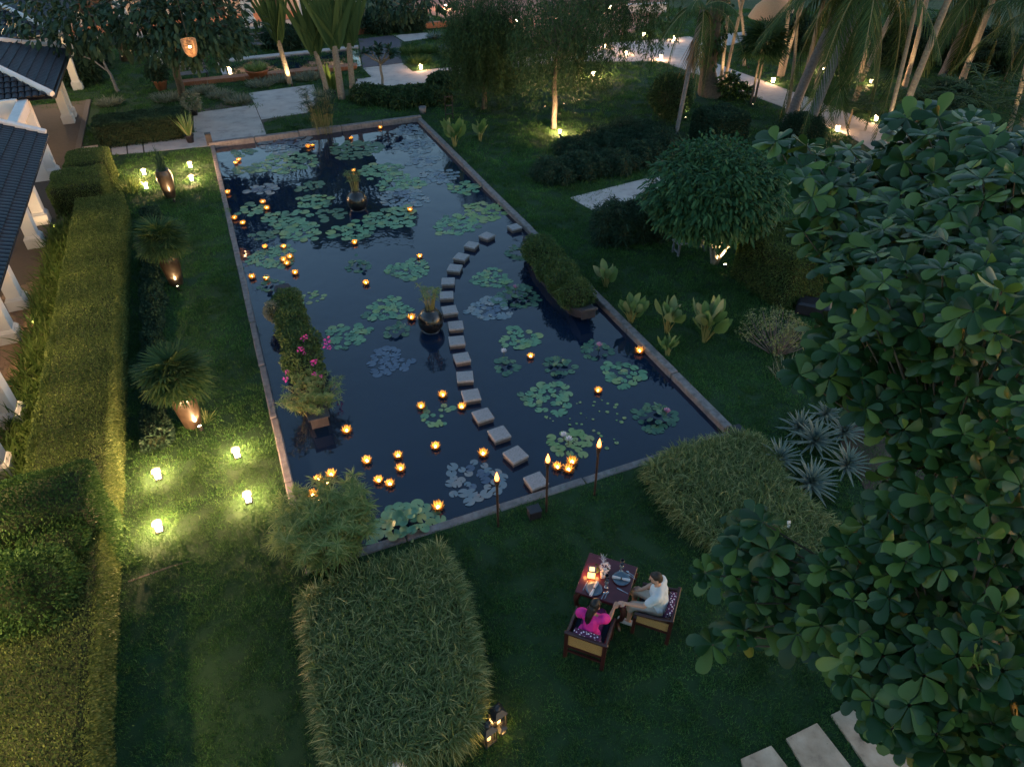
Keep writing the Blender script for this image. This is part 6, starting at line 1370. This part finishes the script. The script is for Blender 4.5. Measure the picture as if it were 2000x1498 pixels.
P = g(232, 180); t = thing('bare_sapling', 'crooked bare pale sapling on the far left lawn', 'tree', P); mb = MB(); limb_mesh(mb, (0, 0, 0), (-.3, .2, 1.0), .10, .07, .1); limb_mesh(mb, (-.3, .2, 1.0), (-.7, .3, 3.0), .06, .03, .1); limb_mesh(mb, (-.3, .2, 1.0), (-1.3, .2, 1.7), .05, .03, .1); part('trunk', mb.mesh('trunk', MAT['blue_bark']), t)
# sunken basin with loungers behind the path
bs = thing('lower_basin', 'dark rectangular lily basin with pale rim behind the silvery shrubs', 'basin', g(560, 125), 0)
def bq(*pts): return [tuple((g(x, y) - g(560, 125))[:2]) for x, y in pts]
part('rim', MB().prism(bq((424, 120), (700, 92), (700, 96), (426, 125)), 0, .10).mesh('rim', MAT['concrete']), bs); part('rim', MB().prism(bq((424, 121), (433, 120), (445, 149), (436, 150)), 0, .11).mesh('rim', MAT['concrete']), bs)
part('water', MB().prism(bq((432, 124), (700, 96), (706, 130), (444, 150)), -.02, .02).mesh('water', MAT['pond_water']), bs)
ce = thing('clay_edging', 'low terracotta edging in front of the lower basin', 'edging', g(560, 125), 0)
for k in range(14):
    x0, x1 = 358 + k * 24.3, 358 + (k + 1) * 24.3 - .6; f = lambda x: 170 - (x - 358) * .098
    part('clay_block', MB().prism(bq((x0, f(x0)), (x1, f(x1)), (x1, f(x1) - 6), (x0, f(x0) - 6)), 0, .22).mesh('clay_block', MAT['terracotta']), ce)
def lounger(x, y, rz, label):
    t = thing('slatted_bench', label, 'bench', g(x, y), rz, 'dark slatted benches behind the path')
    for k in range(5): part('slat', MB().box((0, -.3 + k * .15, .42), (1.7, .09, .035)).mesh('slat', MAT['grey_timber']), t)
    for k in range(3): part('back_slat', MB().box((0, .42 + k * .05, .55 + k * .17), (1.7, .03, .1)).mesh('back_slat', MAT['grey_timber']), t)
    for a in (-1, 1): part('frame', MB().tube([(a * .8, -.35, 0), (a * .8, -.35, .45), (a * .8, .38, .42), (a * .8, .55, 1.0)], .03, 6).mesh('frame', MAT['black_metal']), t); part('leg', MB().tube([(a * .8, .38, 0), (a * .8, .38, .42)], .03, 6).mesh('leg', MAT['black_metal']), t)
lounger(378, 158, YAW + .1, 'dark slatted bench right of the tree trunk with the wicker lamp'); lounger(430, 105, YAW, 'dark slatted bench left of the lower basin'); lounger(520, 98, YAW, 'dark slatted bench behind the lone fan palm'); lounger(590, 92, YAW, 'dark slatted bench behind the fan palm cluster')
for x, y, r_, l in ((440, 72, 42, 'dark bush below the far pink wall, left one'), (560, 75, 42, 'dark bush below the far pink wall, middle one'), (630, 60, 40, 'dark bush below the far pink wall, right one'), (735, 45, 44, 'dark bush beside the far court, left one'), (790, 42, 42, 'dark bush beside the far court, right one'), (160, 118, 40, 'dark bush beside the pavilion roof, farther one'), (155, 145, 34, 'dark bush beside the pavilion roof, nearer one')): low_shrub(x, y, r_, .9, l, 'dark_leaf', 'dark bushes at the far end', .25)
tree('spreading_tree', 'dark leafy tree above the far court', 800, 30, 3.6, g(800, -10, 3.4), (3.4, 2.6, 1.2), 120, 12, .3, .5, 'dark_leaf', r0=.16, cl=.5)
low = thing('planter_wall', 'low terracotta planter wall along the far dark bushes', 'wall', g(770, 62), YAW); part('wall', MB().box((0, 0, .2), (9.5, .4, .4), bev=.03).mesh('wall', MAT['terracotta']), low)
# far building with lit columns
fb = thing('far_building', 'long pinkish building with pale columns beyond the garden at top left', 'building', U(0, 50.5), YAW)
part('wall', MB().box((-2, 3.0, 2.6), (27, .3, 5.2)).mesh('wall', MAT['pink_wall']), fb)
for k in range(7):
    c = part('column', MB().box((-12 + k * 4.1, 0, 1.8), (.75, .7, 3.6), bev=.02).mesh('column', MAT['white_wall']), fb); part('plinth', MB().box((-12 + k * 4.1, 0, .2), (.95, .9, .4), bev=.02).mesh('plinth', MAT['white_trim']), c)
    if k < 6:
        d = part('doorway', MB().box((-10 + k * 4.1, 2.83, 1.3), (1.5, .06, 2.6)).mesh('doorway', MAT['timber_dark']), fb); part('frame', MB().box((-10.85 + k * 4.1, 2.82, 1.35), (.14, .09, 2.7)).mesh('frame', MAT['white_trim']), d); part('frame', MB().box((-9.15 + k * 4.1, 2.82, 1.35), (.14, .09, 2.7)).mesh('frame', MAT['white_trim']), d)
part('step', MB().box((-2, -.9, .08), (27, 1.6, .16)).mesh('step', MAT['concrete']), fb); part('porch_floor', MB().box((-2, 1.4, .12), (27, 3.2, .24)).mesh('porch_floor', MAT['red_paving']), fb); part('porch_ceiling', MB().box((-2, 1.3, 3.7), (27, 4.2, .25)).mesh('porch_ceiling', MAT['white_trim']), fb)
roof_far = part('roof', MB().box((-2, 1.8, 4.6), (28, 7.0, 1.6), taper=.6).mesh('roof', MAT['roof_tile']), fb)
for k, w_ in ((0, 60), (1, 120), (2, 90), (3, 120), (4, 140), (5, 90)): part('porch_lamp', MB().ball((-10 + k * 4.1, 1.3, 3.4), .12, 10, 8).mesh('porch_lamp', MAT['lamp_face']), fb); lamp(fb, (-10 + k * 4.1, 1.3, 3.15), w_, (1, .70, .40), .12)
# low bright wall and lamps on the far red court
wl_ = thing('low_white_wall', 'low white wall by the red court behind the trees', 'wall', g(1262, 26), .2); part('wall', MB().box((0, 0, .3), (3.2, .35, .6), bev=.03).mesh('wall', MAT['white_wall']), wl_); part('coping', MB().box((0, 0, .63), (3.3, .45, .06), bev=.01).mesh('coping', MAT['white_trim']), wl_)
for x, y, l in ((1010, 48, 'lantern on the red court behind the weeping trees, left one'), (1090, 30, 'lantern on the red court behind the weeping trees, middle one'), (870, 18, 'lantern at the left side of the red court'), (1190, 20, 'lantern on the red court behind the weeping trees, right one')): lantern(x, y, l, 30, 1.3, 'lanterns on the red court', color=(1, .62, .36))
tag(part('round_thatch', MB().lathe([(1.6, 0), (1.2, .7), (.5, 1.3), (.001, 1.6)], 18).mesh('thatch', MAT['wicker']), None, g(1508, 35, 1.2)), 'rounded straw coloured thatch glimpsed behind palm trunks', 'thatch roof')
tag(part('small_bucket', MB().lathe([(.001, 0), (.14, 0), (.19, .32), (.17, .32), (.13, .03), (.001, .03)], 16).mesh('bucket', MAT['grey_timber']), None, g(826, 222)), 'small grey bucket on the grass at the far right pond corner', 'bucket')
t = thing('plant_trellis', 'dark upright metal frame beside the weeping tree at the pond corner', 'frame', g(878, 236), .4)
for a in (-.18, .18): part('post', MB().tube([(a, 0, -.05), (a, 0, 1.15)], .022, 6).mesh('post', MAT['black_metal']), t)
for z in (.3, .7, 1.1): part('rail', MB().box((0, 0, z), (.4, .03, .05)).mesh('rail', MAT['black_metal']), t)
